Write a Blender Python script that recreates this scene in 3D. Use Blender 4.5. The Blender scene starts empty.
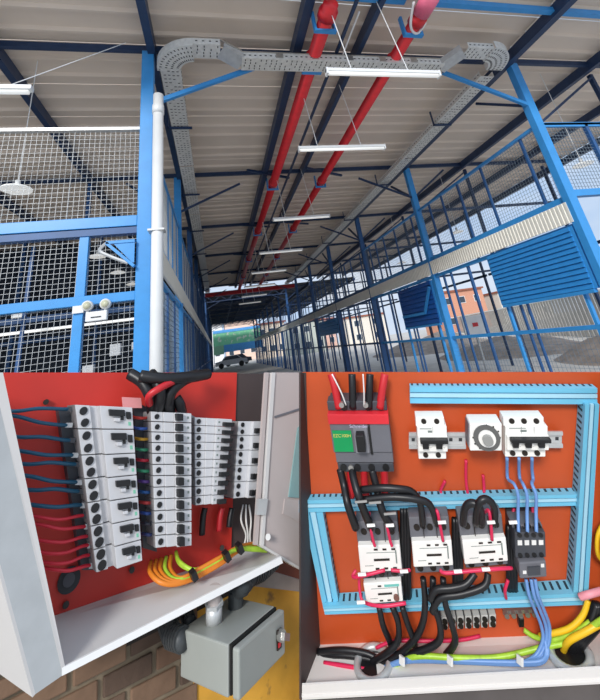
import bpy, math, random
import numpy as np
from mathutils import Vector, Matrix, noise
random.seed(7)
S = bpy.context.scene
C = S.collection

# ------------------------------------------------------------------ camera
FPX, PX, PY = 377.0, 300.0, 186.0
def nrm(v):
    v = np.array(v, float); return v / np.linalg.norm(v)
Yc = nrm((218 - PX, 355 - PY, FPX)); Zc = nrm((165 - PX, -720 - PY, FPX))
Zc = nrm(Zc - Yc * (Zc @ Yc)); Xc = np.cross(Yc, Zc)
EYE = np.array([0, 0, 1.7])
cam_d = bpy.data.cameras.new('camera'); cam = bpy.data.objects.new('camera', cam_d); C.objects.link(cam)
cam_d.sensor_fit = 'HORIZONTAL'; cam_d.sensor_width = 36; cam_d.lens = 36 * FPX / 600
cam_d.shift_y = (PY - 350) / 600; cam_d.clip_start = .02; cam_d.clip_end = 500
Mx = Matrix(((Xc[0], -Xc[1], -Xc[2], EYE[0]), (Yc[0], -Yc[1], -Yc[2], EYE[1]), (Zc[0], -Zc[1], -Zc[2], EYE[2]), (0, 0, 0, 1)))
cam.matrix_world = Mx
S.camera = cam
def w2(c): c = np.array(c, float); return np.array([Xc @ c, Yc @ c, Zc @ c])     # camera axes to world axes
def ray(x, y): return w2((x - PX, y - PY, FPX))
def hit(x, y, ax, val):
    r = ray(x, y); return EYE + r * ((val - EYE[ax]) / r[ax])

# ------------------------------------------------------------------ world, sun, exposure
W = bpy.data.worlds.new('world'); S.world = W; W.use_nodes = True
nt = W.node_tree; bg = nt.nodes['Background']
tc = nt.nodes.new('ShaderNodeTexCoord'); nz = nt.nodes.new('ShaderNodeTexNoise'); nz.inputs['Scale'].default_value = 2.2; nz.inputs['Detail'].default_value = 5
mp = nt.nodes.new('ShaderNodeMapping'); mp.inputs['Scale'].default_value = (1, 1, 2.5)
cr = nt.nodes.new('ShaderNodeValToRGB'); cr.color_ramp.elements[0].position = .38; cr.color_ramp.elements[1].position = .62
cr.color_ramp.elements[0].color = (.50, .66, .90, 1); cr.color_ramp.elements[1].color = (.80, .86, .95, 1)
nt.links.new(tc.outputs['Generated'], mp.inputs[0]); nt.links.new(mp.outputs[0], nz.inputs['Vector'])
nt.links.new(nz.outputs['Fac'], cr.inputs[0]); nt.links.new(cr.outputs[0], bg.inputs[0])
bg.inputs[1].default_value = 0.85
sd = bpy.data.lights.new('sun', 'SUN'); sd.energy = 2.3; sd.angle = math.radians(14); sd.color = (1, .97, .93)
so = bpy.data.objects.new('sun', sd); C.objects.link(so)
so.rotation_euler = Vector((0.40, 0.80, -0.46)).to_track_quat('-Z', 'Y').to_euler(); so.location = (0, -6, 9)
S.view_settings.view_transform = 'Standard'; S.view_settings.look = 'None'; S.view_settings.gamma = 1
S.view_settings.use_curve_mapping = False; S.view_settings.exposure = 0.25

# ------------------------------------------------------------------ materials
def lin(c): return tuple((v / 255 / 12.92) if v / 255 <= .04045 else ((v / 255 + .055) / 1.055) ** 2.4 for v in c) + (1,)
MATS = {}
def mat(name, rgb, rough=.5, metal=0, var=.12, scale=8, emit=0, bump=0, spots=None):
    if name in MATS: return MATS[name]
    m = bpy.data.materials.new(name); m.use_nodes = True; t = m.node_tree; b = t.nodes['Principled BSDF']
    b.inputs['Roughness'].default_value = rough; b.inputs['Metallic'].default_value = metal
    co = t.nodes.new('ShaderNodeTexCoord'); n = t.nodes.new('ShaderNodeTexNoise'); n.inputs['Scale'].default_value = scale; n.inputs['Detail'].default_value = 6
    t.links.new(co.outputs['Object'], n.inputs['Vector'])
    r = t.nodes.new('ShaderNodeValToRGB'); c = lin(rgb)
    r.color_ramp.elements[0].position = .3; r.color_ramp.elements[1].position = .7
    r.color_ramp.elements[0].color = tuple(max(0, v * (1 - var)) for v in c[:3]) + (1,)
    r.color_ramp.elements[1].color = tuple(min(1, v * (1 + var)) for v in c[:3]) + (1,)
    t.links.new(n.outputs['Fac'], r.inputs[0]); out = r.outputs[0]
    if spots:
        n2 = t.nodes.new('ShaderNodeTexNoise'); n2.inputs['Scale'].default_value = spots[1]; n2.inputs['Detail'].default_value = 3
        t.links.new(co.outputs['Object'], n2.inputs['Vector'])
        r2 = t.nodes.new('ShaderNodeValToRGB'); r2.color_ramp.elements[0].position = spots[2]; r2.color_ramp.elements[1].position = spots[2] + .06
        t.links.new(n2.outputs['Fac'], r2.inputs[0]); mx = t.nodes.new('ShaderNodeMix'); mx.data_type = 'RGBA'
        t.links.new(r2.outputs[0], mx.inputs[0]); t.links.new(out, mx.inputs[6]); mx.inputs[7].default_value = lin(spots[0]); out = mx.outputs[2]
    t.links.new(out, b.inputs['Base Color'])
    if emit: t.links.new(out, b.inputs['Emission Color']); b.inputs['Emission Strength'].default_value = emit
    if bump:
        bp = t.nodes.new('ShaderNodeBump'); bp.inputs['Strength'].default_value = bump; bp.inputs['Distance'].default_value = .01
        t.links.new(n.outputs['Fac'], bp.inputs['Height']); t.links.new(bp.outputs[0], b.inputs['Normal'])
    MATS[name] = m; return m
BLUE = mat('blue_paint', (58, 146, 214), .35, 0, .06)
BLUE_SHADE = mat('shaded_blue_paint', (36, 58, 92), .45, 0, .12)  # blue of the roof steel with the under-roof shadow put into its colour
BLUE_DIM = mat('dim_blue_paint', (42, 86, 138), .45, 0, .12)  # dimmed copy of the blue, carries the darkness of distant frames
RED = mat('red_pipe_paint', (206, 34, 44), .35, 0, .1)
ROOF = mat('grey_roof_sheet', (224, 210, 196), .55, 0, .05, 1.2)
ROOFD = mat('dim_roof_sheet', (84, 88, 92), .6, 0, .1, 1.2)  # darkness of the far hall put into the sheet colour
GALV = mat('galvanised_steel', (196, 198, 198), .38, .3, .1, 14)
TRAY = mat('perforated_tray_steel', (222, 222, 218), .4, .15, .1, 20)
SLOTM = mat('slot_dark', (52, 54, 58), .8)
WIRE = mat('mesh_wire', (186, 190, 192), .5, .3, .05)
WIRED = mat('mesh_wire_dull', (120, 136, 150), .5, .3, .05)
WHITEP = mat('white_pvc', (226, 228, 228), .35, 0, .03)
CREAM = mat('cream_corrugated', (238, 236, 226), .5, 0, .03)
LAMPW = mat('lamp_diffuser', (240, 240, 236), .5, 0, .01, 3, .35)
CONC = mat('concrete_floor', (204, 198, 190), .85, 0, .1, 1.5, 0, .2)
DIRT = mat('dirt_heap', (150, 138, 128), .95, 0, .25, 2.5, 0, .6)
FENCE = mat('grey_fence_sheet', (176, 172, 164), .7, 0, .12, 3)
DARKW = mat('dark_wall_paint', (62, 74, 88), .8, 0, .15, 2)
SHUT = mat('shutter_blue', (48, 138, 208), .4, 0, .06)
SHUTN = mat('shutter_navy', (26, 84, 160), .4, 0, .06)
BLK = mat('black_plastic', (22, 22, 24), .45, 0, .15, 20)
CABLE = mat('black_cable', (24, 24, 27), .4, 0, .15, 20)
STEEL = mat('bright_steel', (190, 188, 184), .3, .8, .08, 20)

# ------------------------------------------------------------------ object helpers
def tag(o, label=None, cat=None, group=None, kind=None):
    if label: o['label'] = label
    if cat: o['category'] = cat
    if group: o['group'] = group
    if kind: o['kind'] = kind
    return o
def thing(name, label, cat, loc=(0, 0, 0), group=None, kind=None):
    o = bpy.data.objects.new(name, None); C.objects.link(o); o.location = Vector([float(v) for v in loc]); o.empty_display_size = .1
    return tag(o, label, cat, group, kind)
def origin(o):
    l = Vector((0, 0, 0))
    while o is not None: l += o.location; o = o.parent
    return l
class MB:
    def __init__(s): s.v = []; s.f = []
    def hexa(s, p):                      # p: 8 points, 0-3 front ring, 4-7 back ring
        b = len(s.v); s.v += [tuple(map(float, q)) for q in p]
        for f in ((0, 1, 2, 3), (7, 6, 5, 4), (0, 4, 5, 1), (1, 5, 6, 2), (2, 6, 7, 3), (3, 7, 4, 0)): s.f.append(tuple(b + i for i in f))
        return s
    def box(s, x0, x1, y0, y1, z0, z1):
        return s.hexa([(x0, y0, z1), (x0, y0, z0), (x1, y0, z0), (x1, y0, z1), (x0, y1, z1), (x0, y1, z0), (x1, y1, z0), (x1, y1, z1)])
    def quad(s, a, b_, c, d):
        b = len(s.v); s.v += [tuple(map(float, q)) for q in (a, b_, c, d)]; s.f.append((b, b + 1, b + 2, b + 3)); return s
    def beam(s, p, q, w, h, up=(0, 0, 1)):
        p = Vector([float(a) for a in p]); q = Vector([float(a) for a in q]); d = (q - p).normalized(); u = Vector(up)
        if abs(d.dot(u)) > .98: u = Vector((0, 1, 0))
        r = d.cross(u).normalized(); u = r.cross(d)
        k = [(-w / 2, h / 2), (-w / 2, -h / 2), (w / 2, -h / 2), (w / 2, h / 2)]
        return s.hexa([p + r * a + u * b for a, b in k] + [q + r * a + u * b for a, b in k])
    def tube(s, pts, r, n=8, smooth=True, caps=True):
        P = [Vector([float(a) for a in p]) for p in pts]
        if smooth and len(P) > 2:
            Q = []
            for i in range(len(P) - 1):
                a = P[max(i - 1, 0)]; b_ = P[i]; c = P[i + 1]; d = P[min(i + 2, len(P) - 1)]
                for k in range(5):
                    t = k / 5; Q.append(.5 * ((2 * b_) + (c - a) * t + (2 * a - 5 * b_ + 4 * c - d) * t * t + (3 * b_ - a - 3 * c + d) * t ** 3))
            Q.append(P[-1]); P = Q
        b0 = len(s.v); N = len(P); u = None
        for i, p in enumerate(P):
            t = (P[min(i + 1, N - 1)] - P[max(i - 1, 0)]).normalized()
            if u is None: u = t.orthogonal().normalized()
            else: u = (u - t * u.dot(t)); u = u.normalized() if u.length > 1e-6 else t.orthogonal().normalized()
            w = t.cross(u); rr = r[min(i * len(r) // N, len(r) - 1)] if isinstance(r, (list, tuple)) else r
            for k in range(n):
                a = 2 * math.pi * k / n; s.v.append(tuple(p + u * math.cos(a) * rr + w * math.sin(a) * rr))
        for i in range(N - 1):
            for k in range(n):
                k2 = (k + 1) % n; s.f.append((b0 + i * n + k, b0 + i * n + k2, b0 + (i + 1) * n + k2, b0 + (i + 1) * n + k))
        if caps:
            s.f.append(tuple(b0 + k for k in range(n))[::-1]); s.f.append(tuple(b0 + (N - 1) * n + k for k in range(n)))
        return s
    def build(s, name, m, parent=None, smooth=False, bevel=0):
        me = bpy.data.meshes.new(name); L = origin(parent) if parent else Vector((0, 0, 0))
        if not parent:
            xs = np.array(s.v); L = Vector([float(q) for q in ((xs[:, 0].min() + xs[:, 0].max()) / 2, (xs[:, 1].min() + xs[:, 1].max()) / 2, xs[:, 2].min())])
        me.from_pydata([(v[0] - L.x, v[1] - L.y, v[2] - L.z) for v in s.v], [], s.f); me.materials.append(m); me.update()
        if smooth: me.shade_smooth()
        o = bpy.data.objects.new(name, me); C.objects.link(o)
        if parent: o.parent = parent
        else: o.location = L
        if bevel:
            bv = o.modifiers.new('bevel', 'BEVEL'); bv.width = bevel; bv.segments = 2; bv.limit_method = 'ANGLE'
        return o
ORD = ['nearest', 'second', 'third', 'fourth', 'fifth', 'sixth', 'seventh', 'eighth', 'ninth', 'tenth', 'eleventh', 'twelfth', 'thirteenth', 'farthest']

# ================================================================== HALL
XR, XL, HR, PITCH, Y1 = 5.14, -.72, 5.58, 4.05, 4.27
NB = 13
YS = [Y1 + PITCH * i for i in range(NB + 1)]
YGAP0, YGAP1, YEND = 25.4, 27.8, 58.5
# ground
MB().box(-30, 70, -12, 130, -.2, 0).build('floor', CONC)['kind'] = 'structure'
# ---- roof
roof = thing('ceiling', None, None, (0, 0, HR), kind='structure')
def sheet(x0, x1, y0, y1, m):
    mb = MB(); L = y1 - y0; prof = [(0, 0), (.30, 0), (.33, .045), (.37, .045), (.40, 0), (.70, 0), (.73, .045), (.77, .045), (.80, 0), (1, 0)]
    for (a, h0), (b, h1) in zip(prof, prof[1:]):
        ya, yb = y0 + a * L, y0 + b * L
        mb.hexa([(x0, ya, HR + .17 - h0), (x1, ya, HR + .17 - h0), (x1, yb, HR + .17 - h1), (x0, yb, HR + .17 - h1),
                 (x0, ya, HR + .18 - h0), (x1, ya, HR + .18 - h0), (x1, yb, HR + .18 - h1), (x0, yb, HR + .18 - h1)])
    mb.v = [(v[0], v[1], v[2] + (.006 if (int(y0 * 2) % 2) else 0)) for v in mb.v]
    return mb.build('roof_sheet', m, roof)
y = 2.55
while y < YGAP0 - .2:
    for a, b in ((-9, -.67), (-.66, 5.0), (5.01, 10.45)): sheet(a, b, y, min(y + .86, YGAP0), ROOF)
    y += .87
y = YGAP1
while y < YEND:
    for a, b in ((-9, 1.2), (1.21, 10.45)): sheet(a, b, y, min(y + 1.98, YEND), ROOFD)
    y += 2.0
for x, w, m in ((-4.6, .09, BLUE_SHADE), (-2.55, .09, BLUE_SHADE), (-.67, .1, BLUE_SHADE), (1.31, .12, BLUE_SHADE), (2.25, .07, BLUE_SHADE), (5.02, .12, BLUE_SHADE), (6.85, .09, BLUE_SHADE), (8.7, .09, BLUE_SHADE), (10.4, .1, BLUE_SHADE)):
    MB().box(x - w / 2, x + w / 2, 2.7, YGAP0, HR - .06, HR + .12).build('purlin', m, roof)
    MB().box(x - w / 2, x + w / 2, YGAP1, YEND, HR - .06, HR + .12).build('purlin', BLUE_SHADE, roof)
MB().box(1.86, 1.9, 3, YGAP0, HR - .12, HR - .08).build('conduit_rail', BLUE_SHADE, roof)
for x0, x1 in ((-.55, 2.6), (2.9, 10.4)):
    MB().box(x0, x1, 3.14, 3.22, HR + .0, HR + .08).build('eave_beam', BLUE, roof)
for i, yy in enumerate(YS):
    if yy < YEND: MB().box(-9, 10.4, yy - .03, yy + .03, HR + .02, HR + .11).build('rafter', BLUE_SHADE, roof)
    if yy > 4.3 or True:
        for xm in (1.4, 2.8):                       # small crossing stays under the ridge beams
            if i: MB().beam((xm - .55, yy - .5, HR - .1), (xm + .55, yy + .15, HR - .04), .05, .05).build('stay', BLUE_SHADE, roof)
# second roof section carries light lattice trusses
for k in range(15):
    yy = YGAP1 + .3 + k * 2.1; mb = MB()
    mb.beam((-.6, yy, HR - .42), (5.1, yy, HR - .42), .05, .05); mb.beam((-.6, yy, HR - .05), (5.1, yy, HR - .05), .05, .05)
    for j in range(12):
        a = -.6 + j * .475; mb.beam((a, yy, HR - (.42 if j % 2 else .05)), (a + .475, yy, HR - (.05 if j % 2 else .42)), .03, .03)
    mb.build('lattice_truss', BLUE_SHADE, roof)
tag(MB().box(-.6, 5.1, YGAP0 - .55, YGAP0 - .3, HR - .5, HR - .28).build('red_beam', RED), 'red beam crossing the hall just before the bright roof gap', 'beam')
# ---- red pipes under roof
def red_pipe(x, z, r, label):
    t = thing('red_pipe', label, 'pipe', (x, 3.1, z))
    MB().tube([(x, 3.1, z), (x, YGAP0 - .2, z)], r, 12, False).build('pipe', RED, t, True)
    for yy in (3.2, 3.98, 8.3, 12.3, 16.4, 20.5):
        MB().tube([(x, yy, z), (x, yy + .12, z)], r * 1.28, 12, False).build('coupling', RED, t, True)
        m2 = MB(); m2.box(x - r - .05, x - r - .02, yy + .2, yy + .26, z - r, HR); m2.box(x + r + .02, x + r + .05, yy + .2, yy + .26, z - r, HR); m2.box(x - r - .05, x + r + .05, yy + .2, yy + .26, z - r - .03, z - r)
        m2.build('hanger_bracket', BLUE, t)
    return t
red_pipe(1.52, 5.38, .095, 'thicker red pipe along the roof, left of the two, beside a blue purlin')
p2 = red_pipe(2.76, 5.38, .09, 'bright red pipe along the roof, right of the two red pipes')
MB().tube([(2.76, 2.9, 5.38), (2.76, 3.16, 5.38)], .115, 12, False).build('end_cap', mat('pink_cap', (232, 110, 140), .4), p2, True)
# ---- columns
def column(x, yy, side, i, label):
    t = thing('steel_column', label, 'column', (x, yy, 0), None)
    b = BLUE if i < 2 else BLUE_DIM  # columns deeper in the hall take the dimmed blue
    w = .075
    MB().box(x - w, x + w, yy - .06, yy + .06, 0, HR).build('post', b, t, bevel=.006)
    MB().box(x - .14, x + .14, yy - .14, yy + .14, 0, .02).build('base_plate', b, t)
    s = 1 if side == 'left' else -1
    MB().beam((x + s * .06, yy - .03, 4.74), (x + s * 1.42, yy - .03, 5.36), .05 if i == 0 else .04, .06 if i == 0 else .045).build('knee_brace', b if i == 0 else BLUE_SHADE, t)
    MB().beam((x, yy + .06, 4.78), (x, yy + 1.0, 5.5), .05, .05).build('knee_brace', BLUE_SHADE, t)
    if i: MB().beam((x - s * .06, yy, 4.78), (x - s * 1.1, yy, 5.5), .05, .05).build('knee_brace', BLUE_SHADE, t)
    return t
for i, yy in enumerate(YS):
    if yy > YEND: continue
    column(XR, yy, 'right', i, ORD[i] + ' tall blue steel column of the right-hand stall row, counted from the camera' if i < 13 else 'farthest blue steel column of the right-hand stall row')
    column(XL, yy, 'left', i, ORD[i] + ' tall blue steel column of the left-hand stall row, counted from the camera' if i < 13 else 'farthest blue steel column of the left-hand stall row')
# ---- stall rows
def mesh_wires(name, parent, axis, c, a0, a1, z0, z1, pitch, th, m):
    mb = MB(); n = max(1, round((a1 - a0) / pitch)); k = max(1, round((z1 - z0) / pitch))
    def bar(p, q):
        mb.beam(p, q, th, th)
    for j in range(1, n):
        a = a0 + (a1 - a0) * j / n
        bar((a, c, z0) if axis == 'x' else (c, a, z0), (a, c, z1) if axis == 'x' else (c, a, z1))
    for j in range(1, k):
        z = z0 + (z1 - z0) * j / k
        bar((a0, c, z) if axis == 'x' else (c, a0, z), (a1, c, z) if axis == 'x' else (c, a1, z))
    o = mb.build(name, m, parent); o['kind'] = 'stuff'; return o
def fascia(x, y0, y1, z0, z1, parent, s):
    mb = MB(); n = int((y1 - y0) / .075); st = (y1 - y0) / n
    mb.box(x - .01, x + .01, y0, y1, z0, z1)
    for j in range(n):
        a = y0 + j * st; mb.box(x + s * .01, x + s * .022, a, a + st * .5, z0, z1)
    return mb.build('fascia_sheet', CREAM, parent)
def bay(x, side, i):
    y0, y1 = YS[i] + .07, YS[i + 1] - .07
    s = -1 if side == 'right' else 1           # towards the aisle
    b = BLUE if i < 2 else BLUE_DIM  # farther stall frames get the hall's dimness as colour
    nm = ORD[i] if i < 13 else 'farthest'
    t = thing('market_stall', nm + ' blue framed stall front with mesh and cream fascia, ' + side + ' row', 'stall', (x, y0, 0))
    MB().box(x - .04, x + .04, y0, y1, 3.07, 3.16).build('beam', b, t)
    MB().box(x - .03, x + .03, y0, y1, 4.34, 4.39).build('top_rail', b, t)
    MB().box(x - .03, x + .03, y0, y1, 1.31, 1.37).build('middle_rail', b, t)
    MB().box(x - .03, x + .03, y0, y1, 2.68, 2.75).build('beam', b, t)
    fascia(x + s * .06, y0 - .05, y1 + .05, 2.76, 3.06, t, s)
    if side == 'right':
        for d in (.32, 1.4, 2.2, 2.85, 3.4): MB().box(x - .02, x + .02, y0 + d, y0 + d + .04, 3.16, 4.34).build('mullion', BLUE_DIM, t)
        for d, w in ((.28, .05), (1.42, .035), (1.58, .035), (1.88, .05), (2.65, .05), (3.3, .04), (3.6, .04)): MB().box(x - w / 2, x + w / 2, y0 + d, y0 + d + w, 0, 2.68).build('mullion', b if d in (.28, 1.88) else BLUE_DIM, t)
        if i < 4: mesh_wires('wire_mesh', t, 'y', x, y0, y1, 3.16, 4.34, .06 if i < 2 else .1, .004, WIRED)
        if i < 1: mesh_wires('wire_mesh', t, 'y', x, y0, y1, 0.3, 1.3, .08, .004, WIRED)
        for k, z in ((0, 4.37), (1, 3.2)):
            if i < 8: MB().box(x, x + 4.8, y0 - .1, y0 - .06, z - .05, z + .02).build('cross_rail', b if i == 0 else BLUE_SHADE, t)
        if i < 9:
            for dx in (1.9, 4.6): MB().box(x + dx, x + dx + .07, y0 + .1, y0 + .17, 0, HR).build('rear_post', BLUE_SHADE, t)
            MB().box(x + 4.6, x + 4.66, y0, y1, 3.0, 3.08).build('rear_rail', BLUE_SHADE, t)
            MB().beam((x + .1, y0 + .1, 4.4), (x + 1.9, y0 + .1, 5.5), .04, .04).build('brace', BLUE_SHADE, t)
    else:
        for d in (.9, 1.9, 2.9): MB().box(x - .03, x + .03, y0 + d, y0 + d + .05, 0, 2.68).build('mullion', BLUE_DIM, t)
        for d in (.6, 1.3, 2.0, 2.7, 3.4): MB().box(x - .02, x + .02, y0 + d, y0 + d + .04, 3.16, 4.34).build('mullion', BLUE if i < 1 else BLUE_DIM, t)
        if i < 3: mesh_wires('wire_mesh', t, 'y', x, y0, y1, 3.16, 4.34, .06, .008, WIRE)
        if i < 3: mesh_wires('wire_mesh', t, 'y', x, y0, y1, .3, 2.65, .08, .005, WIRED)
    return t
for i in range(NB): bay(XR, 'right', i); bay(XL, 'left', i)
# cross frame closing the left stalls towards the camera
def cross_front():
    yy = Y1; t = thing('market_stall', 'blue mesh stall front at far left with beams facing the camera', 'stall', (-2, yy, 0))
    x0, x1 = -4.2, XL - .075
    MB().box(x0, x1, yy - .03, yy + .03, 4.36, 4.40).build('top_rail', GALV, t)
    MB().box(x0, x1, yy - .06, yy + .06, 3.12, 3.24).build('beam', BLUE, t, bevel=.005)
    MB().box(x0, x1, yy - .05, yy + .05, 3.04, 3.11).build('beam', BLUE_DIM, t)
    MB().box(x0, x1, yy - .05, yy + .04, 2.33, 2.42).build('rail', BLUE, t, bevel=.004)
    for x, w, m in ((-1.36, .09, BLUE), (-2.5, .07, BLUE), (-3.6, .07, BLUE)): MB().box(x, x + w, yy - .035, yy + .04, 0, 3.05).build('mullion', m, t, bevel=.004)
    for x, m in ((-1.9, BLUE_DIM), ): MB().box(x, x + .03, yy + .2, yy + .23, 0, 3.05).build('mullion', m, t)
    MB().box(-1.36, -1.26, yy - .06, yy - .03, 2.26, 2.33).build('splice_plate', WHITEP, t)
    mesh_wires('wire_mesh', t, 'x', yy, x0, x1, 3.24, 4.36, .056, .003, WIRE)
    mesh_wires('wire_mesh', t, 'x', yy, x0, x1, .2, 3.04, .052, .003, WIRE)
cross_front()
# folded angle bracket beside the left post
t = thing('angle_bracket', 'blue triangular angle bracket fixed to the left column', 'bracket', (XL - .1, Y1 - .1, 2.7))
MB().beam((XL - .08, Y1 - .1, 2.93), (XL - .36, Y1 - .1, 2.93), .05, .03).build('arm', BLUE, t)
MB().beam((XL - .08, Y1 - .1, 2.66), (XL - .36, Y1 - .1, 2.93), .05, .03).build('strut', BLUE, t)
MB().hexa([(XL - .08, Y1 - .115, 2.93), (XL - .08, Y1 - .115, 2.7), (XL - .1, Y1 - .115, 2.7), (XL - .3, Y1 - .115, 2.93), (XL - .08, Y1 - .105, 2.93), (XL - .08, Y1 - .105, 2.7), (XL - .1, Y1 - .105, 2.7), (XL - .3, Y1 - .105, 2.93)]).build('gusset', BLUE, t)
MB().tube([(XL - .36, Y1 - .1, 2.93), (XL - .42, Y1 - .1, 2.86), (XL - .34, Y1 - .1, 2.8), (XL - .14, Y1 - .1, 2.70)], .018, 6).build('chain', GALV, t)
# cross frame closing the right stalls towards the camera
t = thing('market_stall', 'blue mesh stall front at right edge beyond the nearest column', 'stall', (6.5, Y1, 0))
MB().box(XR + .08, 10, Y1 - .03, Y1 + .03, 4.35, 4.40).build('top_rail', BLUE, t)
MB().box(XR + .08, 10, Y1 - .05, Y1 + .05, 3.12, 3.22).build('beam', BLUE, t)
MB().box(XR + .08, 10, Y1 - .03, Y1 + .03, 2.3, 2.36).build('rail', BLUE, t)
for x in (6.05, 7.6): MB().box(x, x + .06, Y1 - .03, Y1 + .03, 3.2, 4.35).build('mullion', BLUE_DIM, t)
mesh_wires('wire_mesh', t, 'x', Y1, XR + .08, 7.6, 3.22, 4.35, .06, .005, WIRED)
# ---- shutters
def shutter(y0, y1, z0, z1, x, n, m, label):
    t = thing('roller_shutter', label, 'shutter', (x, (y0 + y1) / 2, z0)); h = (z1 - z0) / n
    for k in range(n):
        a = z0 + k * h
        pr = ((x - .012, a + h * .97), (x - .034, a + h * .1), (x, a), (x, a + h)); MB().hexa([(q[0], y0, q[1]) for q in pr] + [(q[0], y1, q[1]) for q in pr]).build('slat', m, t)
    MB().box(x - .04, x + .03, y0, y1, z0 - .05, z0).build('bottom_bar', BLUE, t)
    MB().box(x - .01, x + .05, y0 - .05, y0, z0, z1).build('guide', BLUE, t); MB().box(x - .01, x + .05, y1, y1 + .05, z0, z1).build('guide', BLUE, t)
shutter(4.42, 6.27, 1.83, 2.72, XR - .05, 12, SHUT, 'large blue slatted roller shutter between the two nearest right columns')
shutter(8.52, 10.3, 1.68, 2.66, XR - .05, 9, SHUTN, 'dark blue half-lowered shutter behind the second right column')
shutter(16.6, 20.0, 1.9, 2.5, XR - .05, 4, SHUT, 'far blue shutter strip in the right stall row')
t = thing('folding_brace', 'pale blue bent arm in front of the dark blue shutter', 'bracket', (XR - .12, 9, 1.9))
MB().beam((XR - .12, 8.5, 2.5), (XR - .12, 9.0, 1.95), .05, .06).build('arm', BLUE, t); MB().beam((XR - .12, 9.0, 1.95), (XR - .12, 10.2, 1.95), .05, .06).build('arm', BLUE, t)
# ---- white downpipe
t = thing('downpipe', 'white vertical plastic drain pipe beside the left blue column', 'pipe', (-.57, 4.12, 0))
MB().tube([(-.57, 4.12, 0), (-.57, 4.12, 4.78)], .062, 16, False).build('pipe', WHITEP, t, True)
MB().tube([(-.57, 4.12, 4.5), (-.57, 4.12, 4.62)], .07, 16, False).build('socket', WHITEP, t, True)
for z in (3.0, 1.2): MB().box(-.66, -.49, 4.05, 4.19, z, z + .02).build('clamp', GALV, t)
# ---- cable tray
def channel(mb, p, q, w, h):
    p = Vector(p); q = Vector(q); d = (q - p).normalized(); r = d.cross(Vector((0, 0, 1))).normalized()
    mb.beam(p, q, w, .006); up = Vector((0, 0, h / 2))
    mb.beam(p + r * w / 2 + up, q + r * w / 2 + up, .006, h); mb.beam(p - r * w / 2 + up, q - r * w / 2 + up, .006, h)
def slots(p, q, w, h, parent, nx):
    p = Vector(p); q = Vector(q); d = (q - p).normalized(); r = d.cross(Vector((0, 0, 1))).normalized(); L = (q - p).length; mb = MB()
    n = int(L / nx)
    for j in range(n):
        c = p + d * (j + .5) * L / n
        for k in (-.32, -.1, .12, .34):
            if (j + int(k * 50)) % 5 == 4: continue
            cc = c + r * w * k + Vector((0, 0, -.005)) + d * (.01 if k > 0 else 0); mb.beam(cc - r * .016, cc + r * .016, .012, .003)
        cc = c - r * (w / 2 + .005) + Vector((0, 0, h * .5)); mb.beam(cc - d * .014, cc + d * .014, .003, .014)
        cc = c + r * (w / 2 + .005) + Vector((0, 0, h * .5)); mb.beam(cc - d * .014, cc + d * .014, .003, .014)
    o = mb.build('slot', SLOTM, parent); o['kind'] = 'stuff'
t = thing('cable_tray', 'perforated galvanised cable tray crossing under the roof between the two columns', 'tray', (2, 4, 5.25))
ZT = 5.26
for nm_, a, b, w in (('straight_section', (.5, 4.06, ZT), (3.55, 4.06, ZT), .24), ('straight_section', (-.12, 3.93, ZT + .08), (.22, 3.93, ZT + .08), .26), ('straight_section', (3.78, 3.76, ZT + .06), (4.22, 3.76, ZT + .06), .24)):
    mb = MB(); channel(mb, a, b, w, .09); mb.build(nm_, TRAY, t); slots(a, b, w, .09, t, .07)
    n = int((b[0] - a[0]) / .55)
    for k in range(1, n + 1):
        xk = a[0] + (b[0] - a[0]) * k / (n + 1); MB().box(xk - .05, xk + .05, a[1] - w / 2 - .01, a[1] - w / 2 - .004, ZT + .01, ZT + .085).build('splice_plate', STEEL, t)
for a, b, w in (((.22, 3.93, ZT + .08), (.5, 4.06, ZT), .24), ((3.55, 4.06, ZT), (3.78, 3.76, ZT + .06), .24)):
    mb = MB(); channel(mb, a, b, w, .09); mb.build('offset_fitting', GALV, t)
MB().beam((.22, 3.78, ZT + .14), (.5, 3.92, ZT + .1), .02, .02).build('lip', STEEL, t); MB().box(.5, 3.55, 3.925, 3.94, ZT + .09, ZT + .105).build('lip', STEEL, t)
def elbow(cx, cy, r, w, a0, a1, parent, z):
    mb = MB(); n = 10
    for j in range(n):
        u, v = a0 + (a1 - a0) * j / n, a0 + (a1 - a0) * (j + 1) / n
        P = lambda an, rr, zz: (cx + math.cos(an) * rr, cy + math.sin(an) * rr, zz)
        for (ra, rb, za, zb) in ((r - w / 2, r + w / 2, z - .003, z + .003), (r - w / 2 - .003, r - w / 2 + .003, z, z + .12), (r + w / 2 - .003, r + w / 2 + .003, z, z + .12)):
            mb.hexa([P(u, ra, zb), P(u, ra, za), P(u, rb, za), P(u, rb, zb), P(v, ra, zb), P(v, ra, za), P(v, rb, za), P(v, rb, zb)])
    mb.build('elbow', TRAY, parent)
    mb = MB()
    for j in range(13):
        an = a0 + (a1 - a0) * (j + .5) / 13
        for q in (-.36, -.12, .12, .36):
            rr = r + w * q; mb.beam((cx + math.cos(an) * (rr - .014), cy + math.sin(an) * (rr - .014), z - .006), (cx + math.cos(an) * (rr + .014), cy + math.sin(an) * (rr + .014), z - .006), .012, .003)
    mb.build('slot', SLOTM, parent)['kind'] = 'stuff'
elbow(-.12, 4.3, .34, .3, math.radians(180), math.radians(90 + 180), t, ZT + .06)
elbow(4.22, 4.1, .34, .3, math.radians(0), math.radians(-90), t, ZT + .05)
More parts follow.
